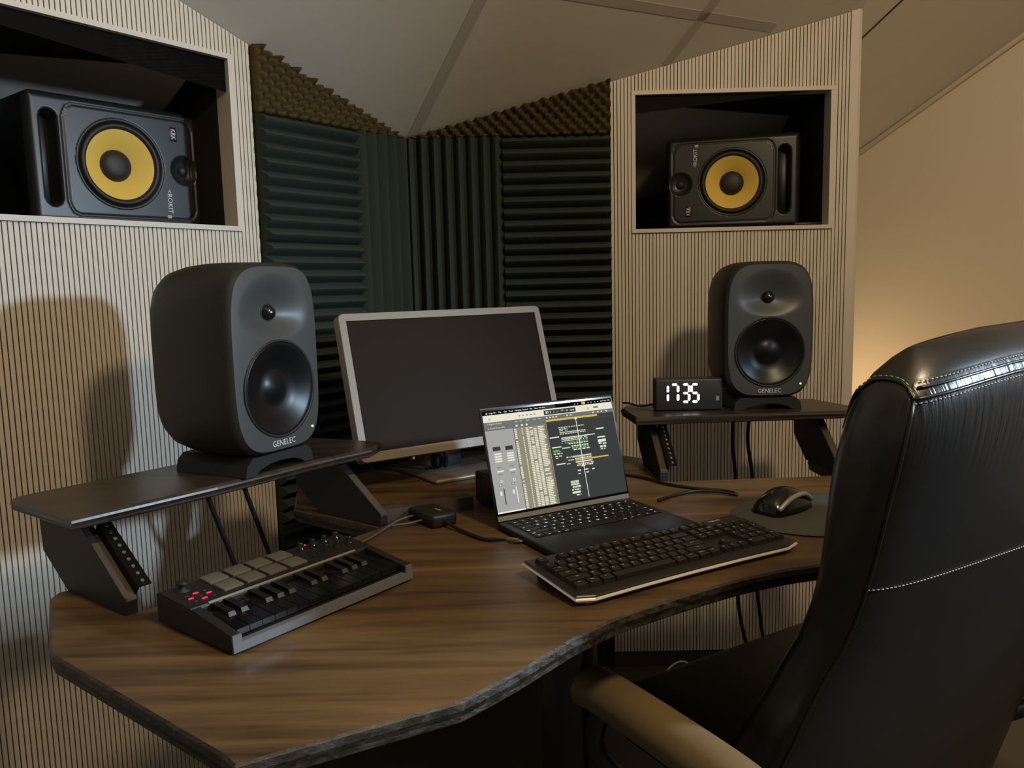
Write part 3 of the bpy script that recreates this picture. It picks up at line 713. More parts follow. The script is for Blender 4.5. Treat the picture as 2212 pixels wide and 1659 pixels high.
for x_ in (0.265, 0.292, 0.322, 0.35, 0.378): q(x_ - 0.006, 0.074, x_ + 0.006, 0.084, 'ui_mid', L1)
tx(0.80, 0.079, 'o', 0.010, 'ui_mid'); q(0.845, 0.07, 0.885, 0.088, 'ui_mid', L1); tx(0.045, 0.079, 'o', 0.009, 'ui_mid')
tx(0.075, 0.131, '> Region: Default', 0.0046, 'ui_clip'); tx(0.085, 0.172, '> Track: Drums Kit', 0.0046, 'ui_clip')
for x_ in (0.235, 0.27, 0.32, 0.37, 0.41): tx(x_, 0.131, 'Edit' if x_ < 0.3 else 'View', 0.004, 'ui_clip')
for x_ in (0.46, 0.485, 0.51, 0.535, 0.62, 0.65, 0.83, 0.87, 0.90, 0.94): q(x_, 0.124, x_ + 0.012, 0.138, 'ui_clip', L1)
for x_ in (0.225, 0.265, 0.30): q(x_, 0.165, x_ + 0.015, 0.183, 'ui_clip', L1)
# channel strips
for x_, hh in ((0.035, 0), (0.125, 0.005)):
    q(x_, 0.355 + hh, x_ + 0.055, 0.395 + hh, 'ui_dark', L1)
    for k in range(4): q(x_ + 0.005, 0.42 + hh + 0.024 * k, x_ + 0.055, 0.436 + hh + 0.024 * k, 'ui_cream', L1)
    q(x_ + 0.012, 0.555, x_ + 0.04, 0.563, 'ui_mid', L1); q(x_ + 0.005, 0.59, x_ + 0.052, 0.605, 'ui_cream', L1); q(x_ + 0.012, 0.625, x_ + 0.04, 0.632, 'ui_mid', L1)
    tx(x_ + 0.028, 0.690, 'o', 0.012, 'ui_cream'); q(x_ + 0.005, 0.722, x_ + 0.025, 0.737, 'ui_black', L1); q(x_ + 0.008, 0.725, x_ + 0.022, 0.734, 'ui_cream', L2)
    q(x_ + 0.03, 0.765, x_ + 0.037, 0.92, 'ui_dark' if x_ < 0.1 else 'ui_cream', L1); q(x_ + 0.004, 0.79, x_ + 0.018, 0.83, 'ui_cream', L1)
q(0.203, 0.195, 0.206, 1, 'ui_dark', L1)
# track headers
for k in range(46):
    y_ = 0.205 + k * 0.0172
    for a, b in ((0.21, 0.226), (0.265, 0.272), (0.295, 0.316), (0.322, 0.345), (0.352, 0.375), (0.385, 0.44)):
        if random.random() < 0.93: q(a, y_, b - (0.02 * random.random() if a > 0.38 else 0), y_ + 0.011, 'ui_cream', L1)
    q(0.443, y_, 0.449, y_ + 0.011, 'ui_dark', L1)
# ruler, playhead, regions
q(0.456, 0.153, 0.865, 0.173, 'ui_yellow', L1)
for k in range(40): q(0.457 + 0.0133 * k, 0.180, 0.459 + 0.0133 * k, 0.188, 'ui_mid', L1)
q(0.686, 0.168, 0.690, 0.985, 'ui_white', L2); q(0.680, 0.165, 0.696, 0.180, 'ui_white', L2)
def dash(x0, x1, y_, h_, m_, step=0.010, fill=0.7):
    x_ = x0
    while x_ < x1:
        if random.random() < 0.95: q(x_, y_, min(x_ + step * fill, x1), y_ + h_, m_, L1)
        x_ += step
for x0, x1, y_, h_, m_, st in ((.54, .745, .245, .008, 'ui_clip', .02), (.545, .61, .262, .008, 'ui_clip', .02), (.545, .61, .277, .008, 'ui_clip', .015), (.545, .75, .295, .010, 'ui_clip', .012), (.545, .75, .312, .008, 'ui_clip', .02),
        (.463, .535, .335, .012, 'ui_clip', .1), (.55, .82, .352, .010, 'ui_clip', .3), (.55, .755, .366, .012, 'ui_clip', .012), (.55, .76, .384, .010, 'ui_clip', .01), (.62, .755, .402, .010, 'ui_green', .02), (.545, .62, .405, .012, 'ui_green', .014), (.60, .755, .418, .012, 'ui_clip', .02),
        (.468, .54, .437, .012, 'ui_clip', .1), (.545, .61, .455, .012, 'ui_clip', .008), (.47, .545, .468, .016, 'ui_green', .05), (.62, .755, .444, .014, 'ui_clip', .02), (.62, .755, .462, .018, 'ui_green', .03), (.475, .545, .486, .012, 'ui_green', .02), (.63, .76, .484, .012, 'ui_clip', .035),
        (.47, .54, .505, .01, 'ui_clip', .03), (.48, .535, .53, .01, 'ui_clip', .03), (.485, .50, .548, .01, 'ui_clip', .03), (.565, .765, .552, .016, 'ui_clip', .008), (.565, .62, .585, .010, 'ui_clip', .01), (.63, .765, .575, .014, 'ui_clip', .012), (.63, .90, .592, .014, 'ui_yellow', .5), (.48, .55, .61, .012, 'ui_clip', .1), (.56, .59, .62, .01, 'ui_clip', .01),
        (.63, .765, .613, .013, 'ui_clip', .2), (.63, .77, .635, .010, 'ui_clip', .012), (.635, .765, .650, .010, 'ui_clip', .02), (.67, .70, .662, .01, 'ui_clip', .05), (.73, .765, .655, .01, 'ui_clip', .05), (.635, .66, .70, .014, 'ui_clip', .05), (.69, .72, .70, .012, 'ui_clip', .05), (.75, .77, .705, .012, 'ui_clip', .05), (.70, .72, .73, .012, 'ui_clip', .05), (.635, .655, .735, .01, 'ui_clip', .05),
        (.565, .63, .775, .010, 'ui_mid', .1), (.565, .63, .80, .022, 'ui_clip', .008), (.565, .63, .826, .022, 'ui_clip', .008), (.575, .64, .855, .02, 'ui_clip', .012), (.565, .63, .885, .014, 'ui_clip', .02), (.565, .63, .91, .02, 'ui_clip', .3), (.565, .63, .94, .014, 'ui_clip', .03),
        (.835, .90, .30, .014, 'ui_clip', .1), (.835, .90, .39, .014, 'ui_clip', .1), (.835, .90, .42, .030, 'ui_clip', .1), (.838, .86, .452, .018, 'ui_clip', .05), (.87, .90, .46, .018, 'ui_clip', .02), (.845, .90, .487, .022, 'ui_clip', .028), (.845, .885, .518, .010, 'ui_clip', .03)):
    dash(x0, x1, y_, h_, m_, st, 0.75 if st < 0.05 else 1.0)
mbu.obj('screen_picture', names, disp)
for k in range(6): pass

# ------------------------------------------------------------------ desktop keyboard
KX, KY, KT = 0.0114, 1.216, 0.5196
kb = thing('computer_keyboard', 'black full-size keyboard with silver rim in front of the laptop', 'keyboard', (KX, KY, DZ), KT)
kwid, kdep = 0.450, 0.155; tl = math.atan2(0.011, kdep)
KM = T(0, 0, 0.0165) @ RX(tl)      # local plane: y 0 back .. -kdep front, tilted
fr_ = [(0.0, 0.0), (kwid, 0.0), (kwid, -kdep + 0.010), (kwid * 0.93, -kdep), (kwid * 0.72, -kdep + 0.003), (kwid * 0.5, -kdep + 0.004), (kwid * 0.28, -kdep + 0.003), (kwid * 0.06, -kdep), (0.0, -kdep + 0.010)]
fr_ = [(x, y) for x, y in fr_][::-1]
KMm = Matrix.Translation((0, 0, 0.0155)) @ Matrix.Rotation(tl, 4, 'X') @ Matrix.Translation((0, 0, 0))
KB0 = T(0, -kdep, 0.0045) @ RX(tl) @ T(0, kdep, 0)
fixn(slab(fr_, 0.011, 0.0035, 0.0015).obj('case', ['kb_body', 'kb_body'], kb, KB0))
rim = [(0.5 * kwid + (x - 0.5 * kwid) * 1.008, -0.5 * kdep + (y + 0.5 * kdep) * 1.025) for x, y in fr_]
fixn(slab(rim, 0.0078, 0.0078, 0.0015).obj('rim', ['kb_rim', 'kb_rim'], kb, KB0))['label'] = 'silver rim'
for x_ in (0.03, kwid - 0.03):
    MB().box((x_, -0.015, 0.0075), (0.025, 0.008, 0.015)).obj('foot', 'kb_body', kb)
    MB().box((x_, -kdep + 0.015, 0.0022), (0.02, 0.006, 0.0044)).obj('foot', 'kb_rim', kb)
capc = {}
def cap(w_, d_, leg):
    h = 0.0075; a, b = w_ / 2, d_ / 2; i_, j_ = 0.0019, 0.0017; sh = 0.0006
    mb = MB()
    mb.add([(-a, -b, 0), (a, -b, 0), (a, b, 0), (-a, b, 0), (-a + i_, -b + j_, h - 0.0006), (a - i_, -b + j_, h - 0.0006), (a - i_, b - j_ - sh, h), (-a + i_, b - j_ - sh, h),
            (-a + i_ + .0012, -b + j_ + .0012, h - 0.0008), (a - i_ - .0012, -b + j_ + .0012, h - 0.0008), (a - i_ - .0012, b - j_ - sh - .0012, h - 0.0002), (-a + i_ + .0012, b - j_ - sh - .0012, h - 0.0002)],
           [(0, 1, 5, 4), (1, 2, 6, 5), (2, 3, 7, 6), (3, 0, 4, 7), (4, 5, 9, 8), (5, 6, 10, 9), (6, 7, 11, 10), (7, 4, 8, 11), (8, 9, 10, 11), (3, 2, 1, 0)])
    if leg.strip(): put_text(mb, leg, 0.0058 if len(leg) == 1 else 0.0036, T(-a + 0.0062 if len(leg) == 1 else 0, 0.002, h + 0.0001), 1)
    return mb
def kkey(cx, cy, w_, d_, leg):
    k = (round(w_, 4), round(d_, 4), leg)
    if k not in capc:
        me = cap(w_, d_, leg).mesh('key'); me.materials.append(MATS['kb_key']); me.materials.append(MATS['legend']); capc[k] = me
    link('key', capc[k], None, kb, KB0 @ T(cx, cy, 0.0112))
U = 0.0190; G = 0.0012
X0 = 0.0105; Y0 = -0.0225
def krow(x, y, items):
    for leg, k in items:
        if leg is not None: kkey(x + k * U / 2, y, k * U - G, U - G - 0.0006, leg)
        x += k * U
krow(X0, Y0, [('Esc', 1), (None, 1)] + [('F%d' % i, 1) for i in (1, 2, 3, 4)] + [(None, .5)] + [('F%d' % i, 1) for i in (5, 6, 7, 8)] + [(None, .5)] + [('F%d' % i, 1) for i in (9, 10, 11, 12)])
Y1 = Y0 - 0.0235
krow(X0, Y1, [(c, 1) for c in '~1234567890-='] + [('<-', 2)])
krow(X0, Y1 - U, [('Tab', 1.5)] + [(c, 1) for c in 'QWERTYUIOP[]'] + [('\\', 1.5)])
krow(X0, Y1 - 2 * U, [('Caps', 1.75)] + [(c, 1) for c in "ASDFGHJKL;'"] + [('Enter', 2.25)])
krow(X0, Y1 - 3 * U, [('Shift', 2.25)] + [(c, 1) for c in 'ZXCVBNM,./'] + [('Shift', 2.75)])
krow(X0, Y1 - 4 * U, [('Ctrl', 1.25), ('Win', 1.25), ('Alt', 1.25), (' ', 6.25), ('Alt', 1.25), ('Win', 1.25), ('Menu', 1.25), ('Ctrl', 1.25)])
X1 = X0 + 15 * U + 0.005
krow(X1, Y0, [('Prt', 1), ('Scr', 1), ('Brk', 1)]); krow(X1, Y1, [('Ins', 1), ('Home', 1), ('PgUp', 1)]); krow(X1, Y1 - U, [('Del', 1), ('End', 1), ('PgDn', 1)])
krow(X1, Y1 - 3 * U, [(None, 1), ('^', 1)]); krow(X1, Y1 - 4 * U, [('<', 1), ('v', 1), ('>', 1)])
X2 = X1 + 3 * U + 0.005
krow(X2, Y1, [('Num', 1), ('/', 1), ('*', 1), ('-', 1)]); krow(X2, Y1 - U, [('7', 1), ('8', 1), ('9', 1)]); krow(X2, Y1 - 2 * U, [('4', 1), ('5', 1), ('6', 1)]); krow(X2, Y1 - 3 * U, [('1', 1), ('2', 1), ('3', 1)]); krow(X2, Y1 - 4 * U, [('0', 2), ('.', 1)])
kkey(X2 + 3.5 * U, Y1 - 1.5 * U, U - G, 2 * U - G, '+'); kkey(X2 + 3.5 * U, Y1 - 3.5 * U, U - G, 2 * U - G, 'Ent')
mb = MB(); put_text(mb, 'logitech', 0.0085, T(X2 + 1.6 * U, -0.0095, 0.0113), 0); mb.obj('lettering', 'legend', kb, KB0)

# ------------------------------------------------------------------ pad and key controller
PX, PY, PT = -0.5014, 1.0712, 0.9109
mpk = thing('pad_controller', 'black mini music keyboard with grey pads and knobs', 'music keyboard', (PX, PY, DZ), PT)
pw, pd = 0.318, 0.181       # local x right, y 0 back .. -pd front
side = [(0.0, 0.003), (0.0, 0.044), (-0.010, 0.046), (-0.083, 0.042), (-0.090, 0.030), (-pd + 0.012, 0.024), (-pd + 0.010, 0.026), (-pd + 0.002, 0.026), (-pd, 0.024), (-pd, 0.004), (-pd + 0.004, 0.003)]
def xprism(name, prof_, x0, x1, m_, parent=mpk, mx=None): return fixn(MB().prism(prof_, x0, x1, axis='x').obj(name, m_, parent, mx))
panel = [(0.0, 0.003), (0.0, 0.043), (-0.008, 0.0455), (-0.086, 0.0405), (-0.088, 0.037), (-0.088, 0.003)]
xprism('body', panel, 0.0, pw, 'mpk_body')
bed = [(-0.088, 0.003), (-0.088, 0.022), (-pd + 0.010, 0.016), (-pd + 0.010, 0.003)]
xprism('key_bed', bed, 0.002, pw - 0.002, 'mpk_body')
cheek = [(-0.088, 0.003), (-0.088, 0.040), (-pd + 0.004, 0.026), (-pd + 0.002, 0.003)]
xprism('cheek', cheek, 0.0, 0.013, 'mpk_body'); xprism('cheek', cheek, pw - 0.013, pw, 'mpk_body')
lip = [(-pd + 0.010, 0.003), (-pd + 0.010, 0.0155), (-pd, 0.0155), (-pd - 0.001, 0.004), (-pd + 0.002, 0.003)]
lp = xprism('front_lip', lip, 0.0, pw, 'mpk_lip'); lp['label'] = 'grey front edge'
for a_, b_ in ((0.0, 0.013), (pw - 0.013, pw)): xprism('lip_corner', [(-pd + 0.004, 0.0155), (-pd + 0.004, 0.0262), (-pd + 0.0005, 0.0265), (-pd, 0.0155)], a_, b_, 'mpk_lip')
kw_ = (pw - 0.028) / 15
wk = MB().add([(-kw_ / 2 + .0005, 0, 0.0), (kw_ / 2 - .0005, 0, 0.0), (kw_ / 2 - .0005, -0.080, -0.0055), (-kw_ / 2 + .0005, -0.080, -0.0055), (-kw_ / 2 + .0005, 0, -0.008), (kw_ / 2 - .0005, 0, -0.008), (kw_ / 2 - .0005, -0.080, -0.0135), (-kw_ / 2 + .0005, -0.080, -0.0135)],
    [(0, 3, 2, 1), (4, 5, 6, 7), (0, 1, 5, 4), (1, 2, 6, 5), (2, 3, 7, 6), (3, 0, 4, 7)]).mesh('white_key'); wk.materials.append(MATS['mpk_key'])
for i in range(15): link('natural_key', wk, None, mpk, T(0.014 + kw_ * (i + 0.5), -0.0885, 0.033))
bk = MB().add([(-.0048, 0, 0), (.0048, 0, 0), (.0048, -0.0395, -0.0035), (-.0048, -0.0395, -0.0035), (-.0056, 0, -.012), (.0056, 0, -.012), (.0056, -0.043, -.009), (-.0056, -0.043, -.009)],
    [(0, 3, 2, 1), (4, 5, 6, 7), (0, 1, 5, 4), (1, 2, 6, 5), (2, 3, 7, 6), (3, 0, 4, 7)], 0).mesh('black_key')
bk.materials.append(MATS['mpk_bkey']); bk.materials.append(MATS['mpk_tip_lit']); bk.polygons[4].material_index = 1  # front face of each black key painted greyer, as if catching light
for i in range(14):
    if i % 7 in (0, 1, 3, 4, 5): link('sharp_key', bk, None, mpk, T(0.014 + kw_ * (i + 1), -0.0885, 0.0395))
xprism('silver_line', [(-0.0855, 0.0405), (-0.0855, 0.0420), (-0.0880, 0.0415), (-0.0880, 0.0395)], 0.026, pw - 0.034, 'mpk_line')
TP = T(0, 0, 0.0455) @ RX(math.atan2(0.0050, 0.078)) 
pad = MB().rbox((0, 0, 0.0022), (0.0315, 0.0295, 0.0044), 0.0012, 2).mesh('pad'); pad.materials.append(MATS['mpk_pad'])
for j in range(2):
    for i in range(4): link('pad', pad, None, mpk, TP @ T(0.076 + 0.0375 * i, -0.0205 - 0.0360 * j, -0.0006))
knob = MB().lathe([(0.0068, 0.0), (0.0066, 0.003), (0.0050, 0.0045), (0.0046, 0.012), (0.0040, 0.0135), (0.0, 0.0138)], 20, axis='z').mesh('knob'); knob.materials.append(MATS['chrome'])
for j in range(2):
    for i in range(4): link('knob', knob, None, mpk, TP @ T(0.2285 + 0.0235 * i, -0.022 - 0.034 * j, -0.0004))
st = MB().lathe([(0.012, 0.0), (0.012, 0.002), (0.0045, 0.003), (0.0045, 0.008), (0.0085, 0.010), (0.0085, 0.0125), (0.0, 0.0135)], 20, axis='z').obj('joystick', 'rubber', mpk, TP @ T(0.026, -0.022, -0.0004))
but = MB().rbox((0, 0, 0.001), (0.0075, 0.0034, 0.002), 0.0006, 1).mesh('button'); but.materials.append(MATS['mpk_body']); butr = MB().rbox((0, 0, 0.001), (0.0075, 0.0034, 0.002), 0.0006, 1).mesh('button'); butr.materials.append(MATS['led_red'])
for i in range(3):
    for j in range(3): link('button', butr if (i, j) in ((0, 1), (1, 0), (1, 2), (2, 1)) else but, None, mpk, TP @ T(0.018 + 0.0135 * i, -0.046 - 0.0115 * j, -0.0004))
link('button', butr, None, mpk, TP @ T(0.2440, -0.0095, -0.0004)); link('button', butr, None, mpk, TP @ T(0.2860, -0.0110, -0.0004))
for x_ in (0.03, pw - 0.03):
    for y_ in (-0.02, -pd + 0.02): MB().lathe([(0.007, 0.0), (0.007, 0.0035)], 12, axis='z', cap0=True).obj('foot', 'rubber', mpk, T(x_, y_, 0))

# ------------------------------------------------------------------ clock
ck = thing('digital_clock', 'black block clock showing 1735 in white digits', 'clock', PR(0.022, 0.145, SZ), rad(-2))
cw, ch, cdp = 0.165, 0.079, 0.045
fixn(MB().rbox((cw / 2, cdp / 2, ch / 2 + 0.0005), (cw, cdp, ch), 0.006, 3).obj('case', 'clock_body', ck))
segs = {'a': ((0.15, 1), (0.85, 1)), 'b': ((1, 0.93), (1, 0.57)), 'c': ((1, 0.43), (1, 0.07)), 'd': ((0.15, 0), (0.85, 0)), 'e': ((0, 0.43), (0, 0.07)), 'f': ((0, 0.93), (0, 0.57)), 'g': ((0.15, 0.5), (0.85, 0.5))}
dig = {'1': 'bc', '7': 'abc', '3': 'abcdg', '5': 'acdfg'}
for i, c in enumerate('1735'):
    mb = MB(); x0 = (0.0150, 0.0395, 0.0665, 0.0890)[i]; dw, dh = 0.0165, 0.0425
    for s_ in dig[c]:
        (xa, za), (xb, zb) = segs[s_]
        p0 = V((x0 + xa * dw, 0, 0.0228 + za * dh)); p1 = V((x0 + xb * dw, 0, 0.0228 + zb * dh)); d = (p1 - p0).normalized(); n_ = V((-d.z, 0, d.x)) * 0.0028; a_ = p0 - d * 0.0006; b_ = p1 + d * 0.0006
        pts = [a_, a_ + d * 0.002 + n_, b_ - d * 0.002 + n_, b_, b_ - d * 0.002 - n_, a_ + d * 0.002 - n_]
        y_ = -0.0002
        vs_ = [(p.x, y_, p.z) for p in pts] + [(p.x, 0.002, p.z) for p in pts]
        mb.add(vs_, [tuple(range(6)), tuple(range(6, 12))[::-1]] + [(k, (k + 1) % 6, 6 + (k + 1) % 6, 6 + k) for k in range(6)])
    fixn(mb.obj('digit', 'digit', ck))
MB().box((cw - 0.013, -0.0002, 0.030), (0.007, 0.0006, 0.011)).obj('mark', 'paper', ck)

# ------------------------------------------------------------------ mouse and mat
mp_ = [(0.416, 1.506), (0.432, 1.55), (0.459, 1.584), (0.50, 1.618), (0.56, 1.648), (0.63, 1.655), (0.69, 1.63), (0.72, 1.57), (0.71, 1.49), (0.67, 1.42), (0.60, 1.385), (0.545, 1.372), (0.50, 1.385), (0.455, 1.415), (0.425, 1.455)]
mp2 = [(p.x, p.y) for p in spline([(x, y, 0) for x, y in mp_ + mp_[:1]], 4)][:-1]
tag(fixn(slab(mp2[::-1], DZ + 0.0045, 0.0045, 0.001).obj('mouse_mat', ['pad_cloth', 'pad_cloth'])), 'rounded dark grey mouse mat on the right of the desk', 'mouse mat')
ms = thing('computer_mouse', 'glossy black computer mouse with silver side on the mat', 'mouse', (0.528, 1.538, DZ + 0.005), rad(38)); ms.scale = (1.1, 1.1, 1.1)
rings = []
for k in range(13):
    t = k / 12; x = -0.058 + 0.116 * t; h = 0.012 + 0.030 * math.sin(pi * min(1, (t * 0.92 + 0.06))) ** 0.8; hw = 0.022 + 0.013 * math.sin(pi * (0.12 + 0.76 * t))
    if k in (0, 12): hw *= 0.75; h *= 0.6
    rings.append([(x, hw * cos(a), max(0.0, h * sin(a)) if sin(a) > 0 else 0.0) for a in [2 * pi * j / 24 for j in range(24)]])
fixn(MB().rings(rings, 0, True).obj('shell', 'mouse', ms))
MB().tube(spline([(-0.05, -0.026, 0.012), (-0.02, -0.030, 0.028), (0.02, -0.0295, 0.030), (0.052, -0.024, 0.014)], 6), 0.0045, 8).obj('side_strip', 'mouse_side', ms)
MB().lathe([(0.006, -0.003), (0.0075, 0.0), (0.006, 0.003)], 16, cap0=True, cap1=True).obj('scroll_wheel', 'rubber', ms, T(-0.032, 0, 0.033))

# ------------------------------------------------------------------ hub and cables
hb = thing('usb_hub', 'black docking hub with cables behind the mini keyboard', 'hub', (-0.166, 1.530, DZ), rad(-52))
fixn(MB().rbox((0, 0, 0.013), (0.105, 0.056, 0.026), 0.006, 2).obj('case', 'hub', hb))
mb = MB(); put_text(mb, 'Anker', 0.009, T(0.018, 0.006, 0.0263), 0); mb.obj('lettering', 'logo_white', hb)
def cable(name, pts, r, label, m_='cable', n=8):
    return tag(MB().tube(spline(pts, n), r, 8).obj(name, m_), label, 'cable')
c1 = thing('usb_cable', 'black cable from the hub ending in a metal plug by the laptop', 'cable')
MB().tube(spline([(-0.135, 1.488, DZ + 0.012), (-0.112, 1.462, DZ + 0.006), (-0.062, 1.401, DZ + 0.004), (-0.035, 1.389, DZ + 0.005), (-0.018, 1.385, DZ + 0.006)], 8), 0.0032, 8).obj('cord', 'cable', c1)
MB().rbox((0, 0, 0), (0.024, 0.011, 0.007), 0.002, 2).obj('plug_body', 'plug', c1, T(-0.006, 1.3815, DZ + 0.006) @ RZ(rad(-22)))
MB().rbox((0, 0, 0), (0.009, 0.0085, 0.003), 0.001, 1).obj('plug_tip', 'steel', c1, T(0.0085, 1.3757, DZ + 0.006) @ RZ(rad(-22)))
cable('controller_cable', [(-0.195, 1.535, DZ + 0.012), (-0.225, 1.505, DZ + 0.011), (-0.250, 1.455, DZ + 0.006), (-0.275, 1.400, DZ + 0.004), (-0.305, 1.365, DZ + 0.004)], 0.0022, 'thin grey cable from the hub curling toward the mini keyboard', 'cable_grey')
cable('short_cable', [(-0.180, 1.505, DZ + 0.010), (-0.205, 1.488, DZ + 0.009), (-0.232, 1.480, DZ + 0.008), (-0.236, 1.482, DZ + 0.003)], 0.0022, 'short grey cable stub in front of the hub', 'cable_grey')
cable('charging_cable', [(0.20, 1.90, DZ + 0.004), (0.296, 1.827, DZ + 0.004), (0.345, 1.757, DZ + 0.004), (0.40, 1.715, DZ + 0.004), (0.455, 1.690, DZ + 0.004), (0.472, 1.655, DZ + 0.004), (0.44, 1.672, DZ + 0.006), (0.389, 1.685, DZ + 0.006), (0.335, 1.655, DZ + 0.005), (0.298, 1.622, DZ + 0.005)], 0.0032, 'black cable looping over the desk behind the laptop')
# speaker leads
for i, (s_, t_) in enumerate(((0.300, 0.40), (0.383, 0.52))):
    cable('speaker_lead', [PL(s_, 0.292, SZ - 0.005), PL(s_ + 0.027, 0.300, 0.79), PL(s_ + 0.080, 0.300, 0.625), PL(s_ + 0.115, 0.30, 0.50), PL(s_ + 0.13, 0.30, 0.01)], 0.0052, ('left' if i == 0 else 'right') + ' one of two slanting black leads below the left shelf')
for i, s_ in enumerate((0.268, 0.312)):
    cable('speaker_lead', [PR(s_, 0.285, SZ - 0.005), PR(s_ - 0.003 - 0.003 * i, 0.290, 0.77), PR(s_ + 0.006 + 0.002 * i, 0.289, 0.66), PR(s_ + 0.008, 0.288, 0.50), PR(s_ + 0.018 + 0.012 * i, 0.285, 0.30), PR(s_ + 0.050, 0.28, 0.15), PR(s_ + 0.07, 0.27, 0.006)], 0.0052, ('left' if i == 0 else 'right') + ' one of two hanging black leads below the clock shelf')
cable('clock_cable', [PR(0.03, 0.190, SZ + 0.012), PR(0.0, 0.205, SZ + 0.005), PR(-0.025, 0.225, SZ + 0.010), PR(-0.035, 0.262, SZ + 0.006)], 0.0024, 'thin black cable behind the clock')
cable('floor_cable', [(0.41, 2.20, 0.006), (0.43, 2.22, 0.06), (0.49, 2.25, 0.075), (0.56, 2.26, 0.006)], 0.003, 'thin pale cable arching above the floor by the wall', 'white_plastic')
# black interface box behind the laptop
bx = thing('audio_interface', 'black box half hidden behind the laptop screen', 'audio interface', (0.055, 1.66, DZ), rad(30))
fixn(MB().rbox((0, 0, 0.036), (0.24, 0.14, 0.066), 0.004, 2).obj('case', 'hub', bx))
MB().box((-0.085, -0.0705, 0.058), (0.010, 0.001, 0.002)).obj('status_light', 'legend_lit', bx)
for x_ in (-0.1, 0.1): MB().box((x_, 0, 0.0016), (0.02, 0.10, 0.0032)).obj('foot', 'rubber', bx)

# ------------------------------------------------------------------ office chair
F = V((-0.515, 0.857, 0)); Rr = V((0.857, 0.515, 0)); A0 = V((0.451, 0.900, 0))
def CP(r, f, z): p = A0 + Rr * r + F * f; return (p.x, p.y, z)
CMX = Matrix(((Rr.x, F.x, 0, A0.x), (Rr.y, F.y, 0, A0.y), (0, 0, 1, 0), (0, 0, 0, 1)))
chair = thing('office_chair', 'black leather high-back office chair seen from behind', 'chair', mx=CMX)
CW = 0.68
rowsC = [(0.08, 0.27, 0.36), (0.38, 0.18, 0.32), (0.44, 0.16, 0.30), (0.51, 0.13, 0.267), (0.57, 0.113, 0.235), (0.62, 0.100, 0.211), (0.66, 0.088, 0.195), (0.71, 0.068, 0.174), (0.76, 0.050, 0.157), (0.80, 0.038, 0.147), (0.84, 0.026, 0.143), (0.88, 0.016, 0.140), (0.92, 0.006, 0.137), (0.955, -0.003, 0.132), (0.985, -0.009, 0.124), (1.015, -0.012, 0.115), (1.040, -0.009, 0.106), (1.060, -0.001, 0.095), (1.076, 0.012, 0.080), (1.086, 0.028, 0.064), (1.0895, 0.040, 0.052)]
SEGC = 72
def cring(i, grow=0.0):
    z, fr0, ff = rowsC[i]; c = (fr0 + ff) / 2; hf = (ff - fr0) / 2 + grow
    top = max(0.0, (z - 1.02) / 0.07); hw = CW / 2 + 0.05 * max(0, min(1, (0.72 - z) / 0.25)) - 0.045 * top ** 2 + grow - 0.02 * max(0, (z - 0.98) / 0.1) ** 2
    out = []
    for k in range(SEGC):
        t = 2 * pi * k / SEGC; cc, ss = cos(t), sin(t)
        x = hw * math.copysign(abs(cc) ** (2 / 6.5), cc); y = hf * math.copysign(abs(ss) ** (2 / 3.2), ss)
        arch = 0.034 * (1 - (x / (CW / 2)) ** 2) * max(0, min(1, (z - 0.84) / 0.2)) + 0.02 * (1 - (x / (CW / 2)) ** 2) * max(0, min(1, (z - 0.7) / 0.1)) * max(0, min(1, (0.94 - z) / 0.14)) * 0.3
        bow = 0.012 * (x / (CW / 2)) ** 2 * 1.0
        out.append((x + CW / 2, c + y + bow - 0.012, z + arch + 0.006))
    return out
RC = [cring(i) for i in range(len(rowsC))]
bo = fixn(MB().rings(RC, 0, True).obj('backrest', 'leather', chair))
ga = bo.data.attributes.new('gather', 'FLOAT', 'POINT')
ga.data.foreach_set('value', [{13: 0.15, 14: 0.45, 15: 0.9, 16: 1.0}.get(i, 0.0) if SEGC // 2 + 5 <= k else 0.0 for i in range(len(rowsC)) for k in range(SEGC)])
def seam(idx_pts, r, nm, m_='leather'): MB().tube(idx_pts, r, 6).obj(nm, m_, chair)
rear = [k for k in range(SEGC) if sin(2 * pi * k / SEGC) < -0.15]
rear = sorted(rear)
# raised double piping over the top of the back, stitched line lower down
def rowline(i, grow, k0=SEGC // 2 + 6, t=0.0):
    A_, B_ = cring(i, grow), cring(min(i + 1, len(rowsC) - 1), grow)
    return [V(A_[k]).lerp(V(B_[k]), t) for k in range(k0, SEGC)]
for t_, r_ in ((0.0, 0.0026), (0.55, 0.0020)):
    seam(rowline(16, 0.0015, t=t_), r_, 'piping')
def stitches(pts, step, nm):
    mb = MB(); acc = 0; pts = [V(p) for p in pts]
    L = [0]
    for a, b in zip(pts, pts[1:]): L.append(L[-1] + (b - a).length)
    d = 0
    def at(s_):
        for i in range(len(L) - 1):
            if L[i] <= s_ <= L[i + 1]: return pts[i].lerp(pts[i + 1], (s_ - L[i]) / max(1e-9, L[i + 1] - L[i]))
        return pts[-1]
    while d + step * 0.6 < L[-1]:
        mb.tube([at(d), at(d + step * 0.3), at(d + step * 0.6)], 0.0008, 5); d += step
    mb.obj(nm, 'thread', chair)
stitches(rowline(9, 0.0012), 0.0062, 'stitching'); stitches(rowline(16, 0.0030, t=0.9), 0.0062, 'stitching'); stitches(rowline(15, 0.0022, t=0.80), 0.0062, 'stitching')
